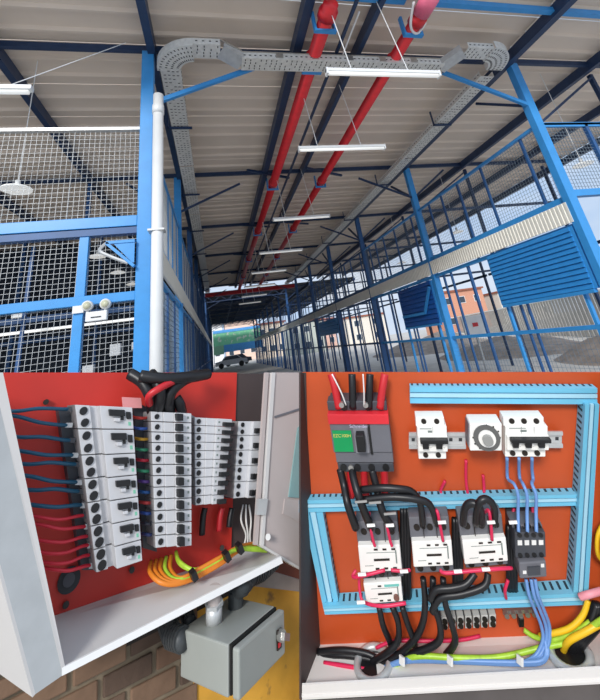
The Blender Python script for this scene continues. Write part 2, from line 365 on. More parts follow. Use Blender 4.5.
def long_tray(x, label):
    t = thing('cable_tray', label, 'tray', (x, 12, ZT)); y = 4.25
    while y < 24:
        mb = MB(); a, b = (x, y, ZT + .05), (x, min(y + 2.9, 24.6), ZT + .05); channel(mb, a, b, .26, .1); mb.build('straight_section', TRAY, t)
        if y < 12: slots(a, b, .26, .1, t, .08)
        MB().box(x - .2, x + .2, y + 1.4, y + 1.44, ZT, ZT + .03).build('support_bar', BLUE_SHADE, t); MB().box(x - .2, x - .18, y + 1.4, y + 1.43, ZT, HR).build('hanger', BLUE_SHADE, t)
        y += 2.95
long_tray(-.44, 'perforated cable tray running away above the left stall row'); long_tray(4.55, 'perforated cable tray running away above the right stall row')
# ---- hanging batten lamps
def batten(x0, x1, yy, z, label, i):
    t = thing('batten_lamp', label, 'lamp', ((x0 + x1) / 2, yy, z))
    MB().box(x0, x1, yy - .035, yy + .035, z, z + .045).build('housing', WHITEP, t, bevel=.006)
    MB().tube([(x0 + .03, yy, z - .01), (x1 - .03, yy, z - .01)], .026, 8, False).build('diffuser', LAMPW, t, True)
    for x in (x0, x1 - .02): MB().box(x, x + .02, yy - .037, yy + .037, z - .035, z + .047).build('end_cap', WHITEP, t)
    for f, dx in ((.22, -.12), (.72, -.15)):
        x = x0 + (x1 - x0) * f; MB().tube([(x, yy, z + .045), (x + dx, yy, HR)], .006 if i < 3 else .01, 5, False).build('suspension_wire', WHITEP, t)
for i, (a, b, yy, z) in enumerate(((1.32, 2.75, 3.2, 4.42), (1.32, 2.74, 4.86, 4.36), (1.35, 2.7, 8.05, 4.32), (1.35, 2.7, 11.2, 4.32), (1.35, 2.7, 14.3, 4.32), (1.35, 2.7, 17.5, 4.32), (1.35, 2.7, 20.7, 4.32), (1.35, 2.7, 23.8, 4.32))):
    batten(a, b, yy, z, ORD[i] + ' white batten lamp hanging on wires over the aisle, counted from the camera', i)
t = thing('batten_lamp', 'white batten lamp at the left edge hanging before the mesh', 'lamp', (-2.2, 3.4, 4.3))
MB().box(-3.0, -1.62, 3.36, 3.43, 4.28, 4.33).build('housing', WHITEP, t, bevel=.006); MB().tube([(-2.97, 3.4, 4.27), (-1.65, 3.4, 4.27)], .026, 8, False).build('diffuser', LAMPW, t, True)
MB().tube([(-1.85, 3.4, 4.33), (-.95, 4.0, 5.5)], .005, 5, False).build('suspension_wire', WHITEP, t); MB().tube([(-2.7, 3.4, 4.33), (-2.3, 3.6, 5.55)], .005, 5, False).build('suspension_wire', WHITEP, t)
# white conduits bending down beside first red pipe
t = thing('white_conduit', 'thin white bent conduit hanging between the red pipes', 'conduit', (2.1, 3.6, 5))
MB().tube([(1.98, 3.3, 5.5), (1.95, 3.75, 5.42), (1.94, 3.95, 5.38), (1.98, 4.0, 5.34)], .014, 8).build('pipe', WHITEP, t, True)
MB().tube([(2.62, 3.05, 5.45), (2.66, 3.3, 5.3), (2.8, 3.4, 5.28), (2.92, 3.32, 5.4)], .018, 8).build('hook', WHITEP, t, True)
# ---- disc lamps in stalls
def disc(x, yy, z, label, r=.16):
    t = thing('disc_lamp', label, 'lamp', (x, yy, z))
    mb = MB(); mb.tube([(x, yy, z), (x, yy, z + .012), (x, yy, z + .02), (x, yy, z + .05)], [r, r, r * .9, r * .3], 24, False); mb.build('shade', LAMPW, t, False)
    MB().tube([(x, yy, z + .05), (x, yy, z + .12)], .03, 10, False).build('lamp_holder', WHITEP, t, True)
    MB().tube([(x, yy, z + .12), (x, yy, HR + .15)], .006, 5, False).build('cord', WHITEP, t)
for k, (x, yy) in enumerate(((-2.21, 4.64), (-2.26, 6.37), (-2.23, 8.02), (-2.21, 9.66), (-2.2, 11.3))): disc(x, yy, 3.8, ORD[k] + ' round white disc lamp hanging behind the left mesh', )
for k, (x, yy) in enumerate(((6.16, 4.64), (6.3, 8.6), (6.51, 12.4))): disc(x, yy, 3.8, ORD[k] + ' round white disc lamp hanging in the right-hand stalls')
# ---- emergency twin lamp
t = thing('emergency_lamp', 'white twin-head emergency lamp fixed to the left mesh', 'lamp', (-1.13, 4.15, 2.2))
MB().box(-1.22, -1.03, 4.14, 4.2, 2.16, 2.25).build('housing', WHITEP, t, bevel=.008)
for x in (-1.21, -1.05):
    MB().tube([(x, 4.13, 2.31), (x, 4.19, 2.31)], .048, 16, False).build('head', WHITEP, t, True); MB().tube([(x, 4.118, 2.31), (x, 4.13, 2.31)], .034, 14, False).build('lens', mat('lens_grey', (196, 196, 170), .2), t, True)
    MB().box(x - .01, x + .01, 4.15, 4.18, 2.25, 2.29).build('neck', WHITEP, t)
MB().box(-1.17, -1.08, 4.135, 4.141, 2.19, 2.2).build('slot', SLOTM, t)
# ---- dark back of left stalls
MB().box(-9, -8.9, 4.4, 58, 0, HR).build('wall_left', DARKW)['kind'] = 'structure'
MB().box(-8.9, -.9, 13.2, 13.3, 0, HR).build('wall_backdrop', mat('dark_backdrop', (44, 54, 68), .85, 0, .15, 2))['kind'] = 'structure'  # added wall, hides the bright roof so the stall interior reads dark
for k, (x, yy) in enumerate(((-2.6, 8.3), (-4.4, 8.3), (-3.4, 12.4), (-5.5, 12.4), (-1.9, 12.4))):
    t = thing('inner_post', ('slim blue post inside the left stalls, ' + ('nearest on the right', 'nearest on the left', 'middle of the rear line', 'left of the rear line', 'right of the rear line')[k]), 'post', (x, yy, 0)); MB().box(x, x + .08, yy, yy + .08, 0, HR).build('shaft', BLUE_DIM, t); MB().box(x - .05, x + .13, yy - .05, yy + .13, 0, .02).build('foot', BLUE_DIM, t)
for k, (z, yy) in enumerate(((2.75, 8.4), (2.7, 12.5))):
    tag(MB().box(-8.8, -.9, yy, yy + .08, z, z + .1).build('inner_beam', BLUE_DIM), ('nearer', 'farther')[k] + ' dark blue beam crossing inside the left stalls', 'beam')
tag(MB().box(-4.6, -1.0, 7.0, 7.06, 2.42, 2.46).build('tube_lamp', LAMPW), 'thin white tube lamp glimpsed through the lower left mesh', 'lamp')
for k, (x, z) in enumerate(((-1.55, 1.9), (-1.25, 1.95), (-2.9, 2.6), (-1.9, 1.6))):
    tag(MB().box(x, x + .14, 6.5, 6.6, z, z + (.16, .1, .1, .22)[k]).build('wall_box', WHITEP), ('pale box behind lower left mesh, ' + ('left of centre', 'right of centre', 'far left', 'lowest one')[k]), 'box')
# ---- outside right: fence, dirt, buildings
t = thing('sheet_fence', 'grey corrugated sheet fence beyond the right stalls', 'fence', (18, 22, 0))
fa, fb = Vector((14.2, 8.5, 0)), Vector((33.4, 52, 0)); fd = (fb - fa).normalized(); fn = Vector((-fd.y, fd.x, 0)); FL = (fb - fa).length; npan = 36
for k in range(npan):
    mb = MB(); a = fa + fd * FL * k / npan; L = FL / npan; h = 1.98
    for j in range(6):
        o = .035 if j % 2 else 0; p = a + fd * L * j / 6 + fn * o; q = a + fd * L * (j + 1) / 6 + fn * o; mb.beam(p + Vector((0, 0, h / 2)), q + Vector((0, 0, h / 2)), .02, h)
    mb.build('fence_panel', FENCE, t)
MB().beam(fa + Vector((0, 0, 2.02)), fb + Vector((0, 0, 2.02)), .1, .09).build('coping', CREAM, t)
def heap(cx, cy, rx, ry, h, label, seed):
    mb = MB(); n = 26; idx = {}
    for a in range(n + 1):
        for b in range(n + 1):
            u, v = a / n * 2 - 1, b / n * 2 - 1; r = min(1, math.hypot(u, v)); z = h * max(0, 1 - r ** 1.6) * (1 + .5 * noise.noise(Vector((u * 2.5 + seed, v * 2.5, 0)))) + .12 * h * noise.noise(Vector((u * 9, v * 9, seed))) * (1 - r)
            idx[a, b] = len(mb.v); mb.v.append((cx + u * rx, cy + v * ry, max(z, 0) - .02))
    for a in range(n):
        for b in range(n): mb.f.append((idx[a, b], idx[a + 1, b], idx[a + 1, b + 1], idx[a, b + 1]))
    tag(mb.build('dirt_heap', DIRT, None, True), label, 'dirt heap')
heap(12.0, 9.6, 1.9, 3.0, .7, 'nearest brown dirt heap in front of the grey fence', 1)
heap(13.2, 17, 2.9, 4.0, .65, 'middle dirt heap in front of the grey fence', 2)
heap(15.0, 27, 4.2, 5.5, .9, 'farthest dirt heap beyond the right stalls', 3)
t = thing('notice_board', 'small white notice board with red mark behind the right stalls', 'sign', (8.4, 12, 0))
MB().box(7.95, 8.85, 12, 12.05, 1.1, 1.75).build('panel', WHITEP, t); MB().box(8.3, 8.5, 11.985, 11.998, 1.4, 1.52).build('mark', RED, t); MB().box(8.36, 8.42, 12.05, 12.1, 0, 1.7).build('post', GALV, t)
WIN = mat('window_glass', (60, 72, 84), .2)
def building(x, yy, w, h, rgb, label, rows, cols, roofc=(150, 90, 70)):
    t = thing('building', label, 'building', (x + w / 2, yy, 0)); MB().box(x, x + w, yy, yy + 6, 0, h).build('wall', mat('plaster_%d_%d_%d' % rgb, rgb, .9), t)
    MB().box(x - .2, x + w + .2, yy - .3, yy + 6.2, h, h + .25).build('roof', mat('roof_%d' % roofc[0], roofc, .9), t)
    for r in range(rows):
        for c in range(cols):
            cx = x + w * (c + .5) / cols; cz = h * (r + .55) / rows; f = MB().box(cx - .5, cx + .5, yy - .06, yy, cz - .5, cz + .5).build('window', WHITEP, t); MB().box(cx - .42, cx + .42, yy - .09, yy - .06, cz - .42, cz + .42).build('pane', WIN, f)
building(32.5, 53.2, 7.6, 5.6, (206, 150, 124), 'orange brick house above the grey fence', 2, 3)
building(21.8, 66, 7, 4.4, (228, 222, 210), 'cream house left of the orange brick house', 2, 2)
building(17.0, 76, 5.5, 5.2, (222, 184, 170), 'pink house seen through the right stalls beyond the third column', 2, 3)
building(42.5, 53, 9, 4.6, (218, 214, 204), 'white house right of the orange brick house', 2, 3)
building(11.0, 62, 5.6, 4.6, (190, 196, 188), 'pale green house seen through the far right stalls', 2, 3)
building(7.0, 72, 5.0, 5.6, (226, 212, 194), 'beige house just right of the hall end', 2, 3)
building(-3.5, 84, 4.6, 10.5, (232, 234, 236), 'tall white house beyond the hall end, left', 3, 2)
building(1.6, 84, 6.5, 9.4, (236, 206, 190), 'orange and white house beyond the hall end, right', 3, 3)
# banner at the hall end
t = thing('banner', 'long green and blue advertising banner across the end of the hall', 'banner', (2.5, 61, 2))
GRN = mat('banner_green', (140, 226, 176), .6, 0, .1, 1, 0, 0, ((226, 240, 220), 1.6, .56)); BB = mat('banner_blue', (90, 170, 236), .6)
MB().box(-.6, 6.4, 61, 61.06, 2.9, 4.6).build('green_field', GRN, t); MB().box(.9, 6.6, 60.94, 60.99, 1.9, 2.9).build('blue_strip', BB, t); MB().box(-.6, 6.4, 60.93, 60.99, 4.6, 5.0).build('blue_top', BB, t)
MB().box(-.6, .9, 61, 61.06, 1.7, 2.9).build('pale_panel', mat('banner_pale', (150, 206, 170), .6), t)
for x in (-.6, 6.4): MB().box(x, x + .1, 61.1, 61.2, 0, 5).build('post', BLUE_DIM, t)
def car(x, yy, rgb, label):
    t = thing('car', label, 'car', (x, yy, 0)); m = mat('car_%d' % rgb[0], rgb, .25, .3)
    prof = [(-2, .35), (-2, .8), (-1.2, .92), (-.7, 1.4), (.8, 1.42), (1.4, .95), (2.05, .85), (2.1, .35)]
    mb = MB(); n = len(prof); 
    for dy in (0, 1.6):
        for a, b in prof: mb.v.append((x + a, yy + dy, b))
    for k in range(n): mb.f.append((k, (k + 1) % n, n + (k + 1) % n, n + k))
    mb.f += [tuple(range(n)), tuple(range(n, 2 * n))[::-1]]; mb.build('body', m, t)
    MB().hexa([(x - .62, yy - .02, 1.34), (x - 1.05, yy - .02, .95), (x + 1.2, yy - .02, .97), (x + .75, yy - .02, 1.36), (x - .62, yy, 1.34), (x - 1.05, yy, .95), (x + 1.2, yy, .97), (x + .75, yy, 1.36)]).build('side_window', WIN, t)
    for a in (-1.25, 1.3): MB().tube([(x + a, yy - .05, .33), (x + a, yy + .15, .33)], .33, 14, False).build('wheel', BLK, t)
car(1.6, 54, (216, 218, 220), 'white parked car beneath the banner at the hall end'); car(2.6, 59.6, (70, 76, 84), 'dark parked car behind and right of the white car at the hall end')

# ================================================================== ENCLOSURE HELPERS
class Plane:                              # a mounting plane: point from a view direction at a height d above the plate
    def __init__(s, px, py, z, ncam):
        s.n = w2(nrm(ncam)); c = ray(px, py) * z / FPX; s.k = s.n @ c
    def P(s, x, y, d=0.0):
        r = ray(x, y); return EYE + r * ((s.k + d) / (s.n @ r))
def slab(pl, quad, d1, d0, name, m, parent=None, bevel=0):
    F = [pl.P(x, y, d1) for x, y in quad]; B = [p - pl.n * (d1 - d0) for p in F]
    return MB().hexa([F[0], F[3], F[2], F[1], B[0], B[3], B[2], B[1]]).build(name, m, parent, bevel=bevel)
class Dev:                                # local (u, v, w) frame on a front face: u right, v down, w out (metres)
    def __init__(s, pl, quad, d): s.pl = pl; s.q = [pl.P(x, y, d) for x, y in quad]; s.d = d; s.n = pl.n
    def pt(s, u, v, w=0.0):
        a = s.q[0] * (1 - u) + s.q[1] * u; b = s.q[3] * (1 - u) + s.q[2] * u; return a * (1 - v) + b * v + s.n * w
    def bx(s, mb, u0, v0, u1, v1, w0, w1):
        R = lambda w: [s.pt(u0, v0, w), s.pt(u0, v1, w), s.pt(u1, v1, w), s.pt(u1, v0, w)]
        return mb.hexa(R(w1) + R(w0))
    def box(s, name, m, parent, u0, v0, u1, v1, w0, w1, bevel=0): return s.bx(MB(), u0, v0, u1, v1, w0, w1).build(name, m, parent, bevel=bevel)
    def cyl(s, mb, u, v, r, w0, w1, n=12): return mb.tube([s.pt(u, v, w0), s.pt(u, v, w1)], r, n, False)
def text(body, dev, u, v, h, w, m, parent, name='lettering'):
    c = bpy.data.curves.new(name, 'FONT'); c.body = body; c.size = 1; c.align_x = 'CENTER'; c.align_y = 'CENTER'
    tmp = bpy.data.objects.new(name, c); C.objects.link(tmp); dg = bpy.context.evaluated_depsgraph_get(); me = bpy.data.meshes.new_from_object(tmp.evaluated_get(dg))
    bpy.data.objects.remove(tmp); o = bpy.data.objects.new(name, me); C.objects.link(o); me.materials.append(m)
    p = dev.pt(u, v, w); ex = Vector(dev.pt(u + .01, v, w) - dev.pt(u - .01, v, w)).normalized(); n = Vector(dev.n); n = (n - ex * n.dot(ex)).normalized(); ey = n.cross(ex)
    L = origin(parent); M = Matrix((ex * h, ey * h, n * h)).transposed(); me.transform(M.to_4x4()); me.transform(Matrix.Translation(Vector(p) - L)); o.parent = parent; return o
def wire(pl, pts, r, name, m, parent=None, n=8):
    return MB().tube([pl.P(*p) for p in pts], r, n).build(name, m, parent, True)
def rings(pl, quad, d, t, w):             # rectangular frame strips in a quad
    pass
PXM = .85 / FPX                           # metres per pixel near the plates

# ================================================================== RIGHT ENCLOSURE
PR = Plane(450, 520, .85, (-80, -20, -377))
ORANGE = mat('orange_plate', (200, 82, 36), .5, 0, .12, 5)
DUCT = mat('duct_blue', (112, 190, 220), .4, 0, .05, 10); DUCTL = mat('duct_lid_pale', (168, 214, 232), .35, 0, .04, 10)
CABW = mat('cabinet_white', (226, 222, 218), .4, 0, .03, 4); CABD = mat('cabinet_dark_inner', (70, 58, 56), .6, 0, .15, 5)
DEVW = mat('device_white', (240, 238, 232), .35, 0, .03, 12); DEVG = mat('device_grey', (104, 104, 110), .5, 0, .1, 12); DEVD = mat('device_dark_grey', (66, 68, 74), .5, 0, .12, 12)
PINK = mat('red_thin_wire', (216, 40, 84), .4, 0, .08); WBLUE = mat('blue_wire', (110, 150, 205), .4, 0, .08)
YG = mat('green_yellow_wire', (170, 208, 60), .4, 0, .2, 60); YEL = mat('yellow_wire', (240, 190, 30), .4, 0, .1); WTIE = mat('white_cable_tie', (232, 230, 226), .4)
SCREW = mat('screw_dark', (50, 44, 40), .4, .5); REDW = mat('red_thick_wire', (196, 36, 44), .4)

cab = thing('electrical_enclosure', 'open metal enclosure with orange mounting plate and light blue wiring ducts, lower right', 'enclosure', PR.P(450, 690, .1))
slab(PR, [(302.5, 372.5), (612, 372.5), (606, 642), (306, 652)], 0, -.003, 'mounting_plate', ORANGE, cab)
slab(PR, [(300, 373), (306, 373), (312, 660), (302, 660)], .002, -.004, 'side_channel', CABD, cab)
# left inner wall, floor pan and front lip
def quadsolid(pts, th, name, m, parent, bevel=0):
    P = [np.array(p) for p in pts]; n = np.cross(P[1] - P[0], P[3] - P[0]); n = n / np.linalg.norm(n) * th
    return MB().hexa([P[0], P[1], P[2], P[3], P[0] - n, P[1] - n, P[2] - n, P[3] - n]).build(name, m, parent, bevel=bevel)
LIP = .105
quadsolid([PR.P(304, 373, 0), PR.P(300.5, 372.5, .02), PR.P(301, 700, LIP), PR.P(321, 655, 0)], .004, 'side_wall', CABD, cab)
quadsolid([PR.P(306, 645, -.005), PR.P(302, 698, LIP), PR.P(620, 681, LIP), PR.P(612, 632, -.005)], -.004, 'floor_pan', CABW, cab)
quadsolid([PR.P(302, 685, LIP), PR.P(302, 700, LIP - .003), PR.P(620, 683, LIP - .003), PR.P(620, 667, LIP)], .003, 'front_lip', CABW, cab)
quadsolid([PR.P(616, 373, 0), PR.P(626, 372.5, LIP), PR.P(626, 684, LIP), PR.P(612, 640, 0)], .004, 'side_wall', CABD, cab)
# plinth under the enclosure, down to the ground
a, b, c_, d_ = PR.P(301, 701, LIP - .01), PR.P(640, 682, LIP - .01), PR.P(640, 640, -.05), PR.P(301, 655, -.05)
dn = lambda p: np.array([p[0], p[1], 0.0])
pl_ = thing('plinth', 'dark grey plinth carrying the open right-hand enclosure', 'plinth', dn((a + c_) / 2))
PLD = mat('plinth_dark', (84, 78, 76), .8, 0, .25, 9)
MB().hexa([a, dn(a), dn(b), b, d_, dn(d_), dn(c_), c_]).build('body', PLD, pl_); MB().beam(a * .02 + dn(a) * .98, b * .02 + dn(b) * .98, .02, .06).build('skirting', PLD, pl_)
# ducts
def duct(quad, d, label, slot_side, n, horizontal):
    t = thing('wiring_duct', label, 'wiring duct', PR.P(*quad[3], 0)); D = Dev(PR, quad, d)
    D.box('trunk', DUCT, t, 0, 0, 1, 1, -d + .002, -.004)
    for a0, a1 in ((0, .3), (.38, .62), (.7, 1)):
        if horizontal: D.box('lid', DUCTL if a0 == .38 else DUCT, t, 0, a0, 1, a1, -.004, .0015)
        else: D.box('lid', DUCTL if a0 == .38 else DUCT, t, a0, 0, a1, 1, -.004, .0015)
    mb = MB()
    for k in range(n):
        u = (k + .25) / n; u2 = (k + .6) / n
        if slot_side == 'top': D.bx(mb, u, -.012, u2, 0.02, -d * .85, -.008)
        if slot_side == 'bottom': D.bx(mb, u, .98, u2, 1.012, -d * .85, -.008)
        if slot_side == 'left': D.bx(mb, -.012, u, .02, u2, -d * .85, -.008)
        if slot_side == 'right': D.bx(mb, .98, u, 1.012, u2, -d * .85, -.008)
    mb.build('slot', mat('duct_slot', (30, 60, 74), .8), t)['kind'] = 'stuff'
DU = .02
duct([(410, 387), (597, 388), (597, 404), (410, 403)], DU, 'top horizontal light blue wiring duct on the orange plate', 'top', 30, True)
duct([(585, 404), (599, 404), (588, 592), (573, 592)], .03, 'tall right-hand light blue wiring duct with slotted side', 'left', 30, False)
duct([(299, 500), (581, 494), (581, 505), (299, 512)], DU, 'middle horizontal light blue wiring duct across the orange plate', 'top', 44, True)
duct([(303, 512), (323, 512), (339, 604), (323, 606)], DU, 'short leaning left-hand light blue wiring duct', 'right', 14, False)
duct([(323, 606), (589, 592), (589, 604), (325, 614)], .03, 'bottom horizontal light blue wiring duct with slotted top', 'top', 40, True)
# moulded case breaker
def mccb():
    Q = [(326, 404), (387, 404), (395, 474), (336, 474)]; t = thing('power_breaker', 'large grey moulded breaker with red band, green label and black toggle', 'circuit breaker', PR.P(360, 470, 0)); d = .06; D = Dev(PR, Q, d)
    D.box('base', DEVD, t, .02, .02, .98, .98, -d, -.02)
    D.box('top_terminal_cover', DEVD, t, 0, 0, .99, .14, -.04, -.012, .002)
    D.box('red_band', mat('breaker_red', (214, 44, 54), .4), t, 0, .14, 1, .28, -.04, .004, .001)
    D.box('body', DEVG, t, 0.01, .28, 1, .70, -.04, 0, .002)
    D.box('lower_cover', DEVG, t, .03, .71, 1.0, .86, -.04, -.004, .002)
    D.box('bottom_terminal_cover', DEVD, t, .04, .87, .99, 1, -.045, -.006, .002)
    g = D.box('green_label', mat('label_green', (0, 152, 84), .5), t, .04, .38, .36, .68, 0, .0015)
    text('EZC100H', D, .2, .45, .0098, .0025, mat('label_yellow', (226, 220, 110), .5), t)
    text('Schneider', D, .50, .315, .0105, .0022, mat('label_white', (210, 205, 230), .5), t)
    D.box('toggle_plate', mat('plate_grey', (128, 128, 134), .5), t, .40, .34, .62, .70, 0, .0015); D.box('toggle', BLK, t, .44, .38, .58, .62, 0, .02, .002)
    D.box('cover_gap', BLK, t, .64, .28, .68, .72, 0, .001)
    mb = MB()
    for k in range(4): D.cyl(mb, .14 + k * .24, .93, .0075, -.008, -.004)
    for k in (.28, .68): D.cyl(mb, k, .08, .008, -.014, -.010)
    mb.build('terminal_screw', BLK, t)['kind'] = 'stuff'; D.cyl(MB(), .27, .93, .006, -.006, -.002).build('bright_screw', STEEL, t)
    for k in (.25, .65): D.cyl(MB(), k, .04, .006, -.014, -.006).build('top_bolt', STEEL, t)
mccb()
for k, (x0, x1, m) in enumerate(((331, 339, REDW), (352, 353, CABLE), (370, 369, CABLE), (385, 380, REDW))):
    o = wire(PR, [(x0, 374, .03), ((x0 + x1) / 2, 388, .04), (x1, 408, .045)], .009, 'feed_cable', m); tag(o, ('red feed cable at the top left of the large grey breaker', 'black feed cable second from left above the large grey breaker', 'black feed cable third from left above the large grey breaker', 'red feed cable at the top right of the large grey breaker')[k], 'cable')
tag(wire(PR, [(332, 374, .06), (341, 392, .065), (346, 405, .06)], .0016, 'pale_wire', WTIE), 'thin pale wire hanging left above the large grey breaker', 'wire'); tag(wire(PR, [(363, 374, .06), (364, 392, .065), (364, 405, .06)], .0016, 'pale_wire', WTIE), 'thin pale wire hanging in the middle above the large grey breaker', 'wire')
# DIN rails
def rail(x0, x1, y, lab):
    t = thing('din_rail', lab, 'rail', PR.P((x0 + x1) / 2, y + 6, 0)); D = Dev(PR, [(x0, y - 8), (x1, y - 8), (x1, y + 8), (x0, y + 8)], .02)
    D.box('web', GALV, t, 0, .2, 1, .8, -.008, -.005); D.box('flange', GALV, t, 0, 0, 1, .22, -.004, 0); D.box('flange', GALV, t, 0, .78, 1, 1, -.004, 0)
    mb = MB(); n = max(1, int((x1 - x0) / 9))
    for k in range(n): D.bx(mb, (k + .3) / n, .4, (k + .65) / n, .6, -.006, -.0045)
    mb.build('slot', SLOTM, t)['kind'] = 'stuff'; MB().hexa([D.pt(0.1, .3, -.008), D.pt(.1, .7, -.008), D.pt(.9, .7, -.008), D.pt(.9, .3, -.008), D.pt(.1, .3, -.02), D.pt(.1, .7, -.02), D.pt(.9, .7, -.02), D.pt(.9, .3, -.02)]).build('spacer', GALV, t)
rail(409, 466, 441, 'galvanised rail carrying the two-pole breaker'); rail(498, 563, 440, 'galvanised rail sticking out beside the three-pole breaker')
def mcb(Q, poles, lab, d=.06):
    Q = [(x, y + 2) for x, y in Q]
    t = thing('miniature_breaker', lab, 'circuit breaker', PR.P(*Q[3], 0)); D = Dev(PR, Q, d)
    D.box('top_shoulder', DEVW, t, 0, 0, .93, .22, -d + .022, -.01, .001); D.box('bottom_shoulder', DEVW, t, .04, .78, .97, 1, -d + .022, -.01, .001)
    D.box('body', DEVW, t, .03, .2, 1, .8, -d + .022, -.006, .001); D.box('nose', DEVW, t, .05, .40, 1.0, .76, -.006, 0, .001)
    D.box('toggle_bar', BLK, t, .1, .41, 1.0, .50, 0, .012, .001); mb = MB()
    for k in range(poles):
        u = .12 + k * .88 / poles; h = .88 / poles
        D.box('toggle', BLK, t, u + h * .12, .49, u + h * .58, .64, 0, .009, .001); D.box('toggle_gap', WTIE, t, u + h * .66, .5, u + h * .8, .62, 0, .004)
        D.cyl(mb, .05 + (k + .5) * .85 / poles, .09, .0055, -.011, -.0085); D.cyl(mb, .07 + (k + .5) * .85 / poles, .90, .0055, -.011, -.0085)
        if k: D.box('pole_joint', mat('joint_grey', (150, 150, 150), .6), t, u - .02, .2, u - .01, .4, -.006, -.0055)
    mb.build('terminal_screw', SCREW, t)['kind'] = 'stuff'; D.box('print', mat('print_grey', (120, 130, 125), .6), t, .38, .29, .52, .34, -.006, -.0055); D.box('print', MATS['print_grey'], t, .12, .24, .5, .255, -.006, -.0055)
mcb([(416, 418), (447, 418), (448, 460), (418, 460)], 2, 'white two-pole breaker with black toggles near the top of the orange plate')
mcb([(505, 418), (549, 418), (549, 458), (505, 458)], 3, 'white three-pole breaker with black toggles, right of the dial timer')
# timer
t = thing('dial_timer', 'square white dial timer between the two white breakers', 'timer', PR.P(480, 452, 0)); D = Dev(PR, [(470, 424), (502, 424), (502, 451), (470, 451)], .062)
D.box('body', DEVW, t, 0, 0, 1, 1, -.04, 0, .002); D.box('side_cheek', DEVG, t, -.02, .1, 0, .95, -.04, -.01)
D.cyl(MB(), .52, .5, .026, 0, .003, 24).build('dial_ring', mat('dial_grey', (96, 96, 94), .5), t, False); D.cyl(MB(), .52, .5, .017, .003, .006, 20).build('dial_face', DEVW, t); D.cyl(MB(), .52, .5, .010, .006, .014, 16).build('knob', mat('knob_grey', (150, 150, 146), .4), t)
mb = MB()
for k in range(12):
    an = k * math.pi / 6; mb.tube([D.pt(.52 + math.cos(an) * .42, .5 + math.sin(an) * .46, 0), D.pt(.52 + math.cos(an) * .42, .5 + math.sin(an) * .46, .001)], .0017, 6, False)
mb.build('scale_mark', SCREW, t)['kind'] = 'stuff'
# contactors
def contactor(Q, fr, lab, wide=3, dark=False, d=.062):
    # fr: v fractions where the white face starts and ends
    t = thing('contactor', lab, 'contactor', PR.P(*Q[3], 0)); D = Dev(PR, Q, d); a, b = fr
    D.box('base', DEVD, t, .02, .02, .98, .98, -d, -.035); D.box('upper_terminal_block', DEVG, t, 0.0, 0, .97, a + .03, -.05, -.012, .002); D.box('lower_terminal_block', DEVG, t, .05, b - .03, 1.0, 1, -.05, -.012, .002)
    D.box('face', DEVD if dark else DEVW, t, .02, a, .98, b, -.04, 0, .002); mb = MB(); m2 = MB()
    for k in range(3):
        u = .18 + k * .32; D.cyl(mb, u, a * .5, .0065, -.014, -.010); D.cyl(mb, u, (1 + b) / 2, .0065, -.014, -.010)
        if k: D.bx(m2, u - .17, .02, u - .155, a, -.012, -.008)
        h = b - a
        if not dark: D.bx(m2, .38 + k * .2, a + h * .12, .47 + k * .2, a + h * .18, 0, .001); D.bx(m2, .38 + k * .2, b - h * .16, .47 + k * .2, b - h * .10, 0, .001)
    mb.build('terminal_screw', SCREW, t)['kind'] = 'stuff'; 
    h = b - a
    if not dark:
        D.bx(m2, .36, a + h * .5, .72, a + h * .56, 0, .002); m2.build('slot_mark', SCREW, t)['kind'] = 'stuff'
        m3 = MB(); D.bx(m3, .2, a + h * .26, .86, a + h * .275, 0, .0006); D.bx(m3, .14, a + h * .74, .34, a + h * .755, 0, .0006); D.bx(m3, .86, a + h * .2, .89, a + h * .7, 0, .0006); m3.build('print', MATS['print_grey'], t)['kind'] = 'stuff'
    else:
        m2.build('rib', BLK, t)['kind'] = 'stuff'
        for k in range(4): D.box('white_tab', WTIE, t, .1 + k * .22, a + h * .3, .24 + k * .22, a + h * .48, 0, .001)
        m3 = MB()
        for k in range(4): D.cyl(m3, .17 + k * .22, a + h * .1, .0045, 0, .001); D.cyl(m3, .17 + k * .22, b - h * .12, .0045, 0, .001)
        m3.build('screw', BLK, t)['kind'] = 'stuff'
    return t, D
contactor([(355, 526), (399, 526), (404, 582), (361, 585)], (.34, .80), 'white and grey contactor at the left of the row, above the overload relay')
contactor([(409, 522), (451, 521), (455, 577), (414, 579)], (.35, .80), 'white and grey contactor second from the left of the row')
contactor([(459, 521), (505, 519), (510, 570), (465, 574)], (.37, .83), 'white and grey contactor third from the left of the row')
contactor([(514, 530), (546, 530), (547, 560), (515, 561)], (.08, .92), 'dark grey contactor with four white tabs at the right of the row', dark=True)
t, D = contactor([(361, 575), (401, 573), (404, 602), (366, 605)], (.30, .98), 'small white overload relay hanging under the leftmost contactor')
D.box('teal_stripe', mat('teal_print', (110, 190, 180), .5), t, .55, .36, .92, .43, .0005, .0015); D.cyl(MB(), .82, .8, .006, 0, .004).build('dial', mat('dial_brown', (120, 80, 70), .5), t)
t = thing('timer_relay', 'small grey relay block under the dark contactor', 'relay', PR.P(530, 578, 0)); D = Dev(PR, [(519, 563), (546, 561), (547, 577), (520, 579)], .07)
D.box('body', DEVG, t, 0, 0, 1, 1, -.07, 0, .002); D.box('front_step', DEVD, t, .3, .25, .75, .75, 0, .003); D.box('white_tab', WTIE, t, .12, .5, .25, .68, 0, .001); D.box('white_tab', WTIE, t, .8, .15, .92, .35, 0, .001)
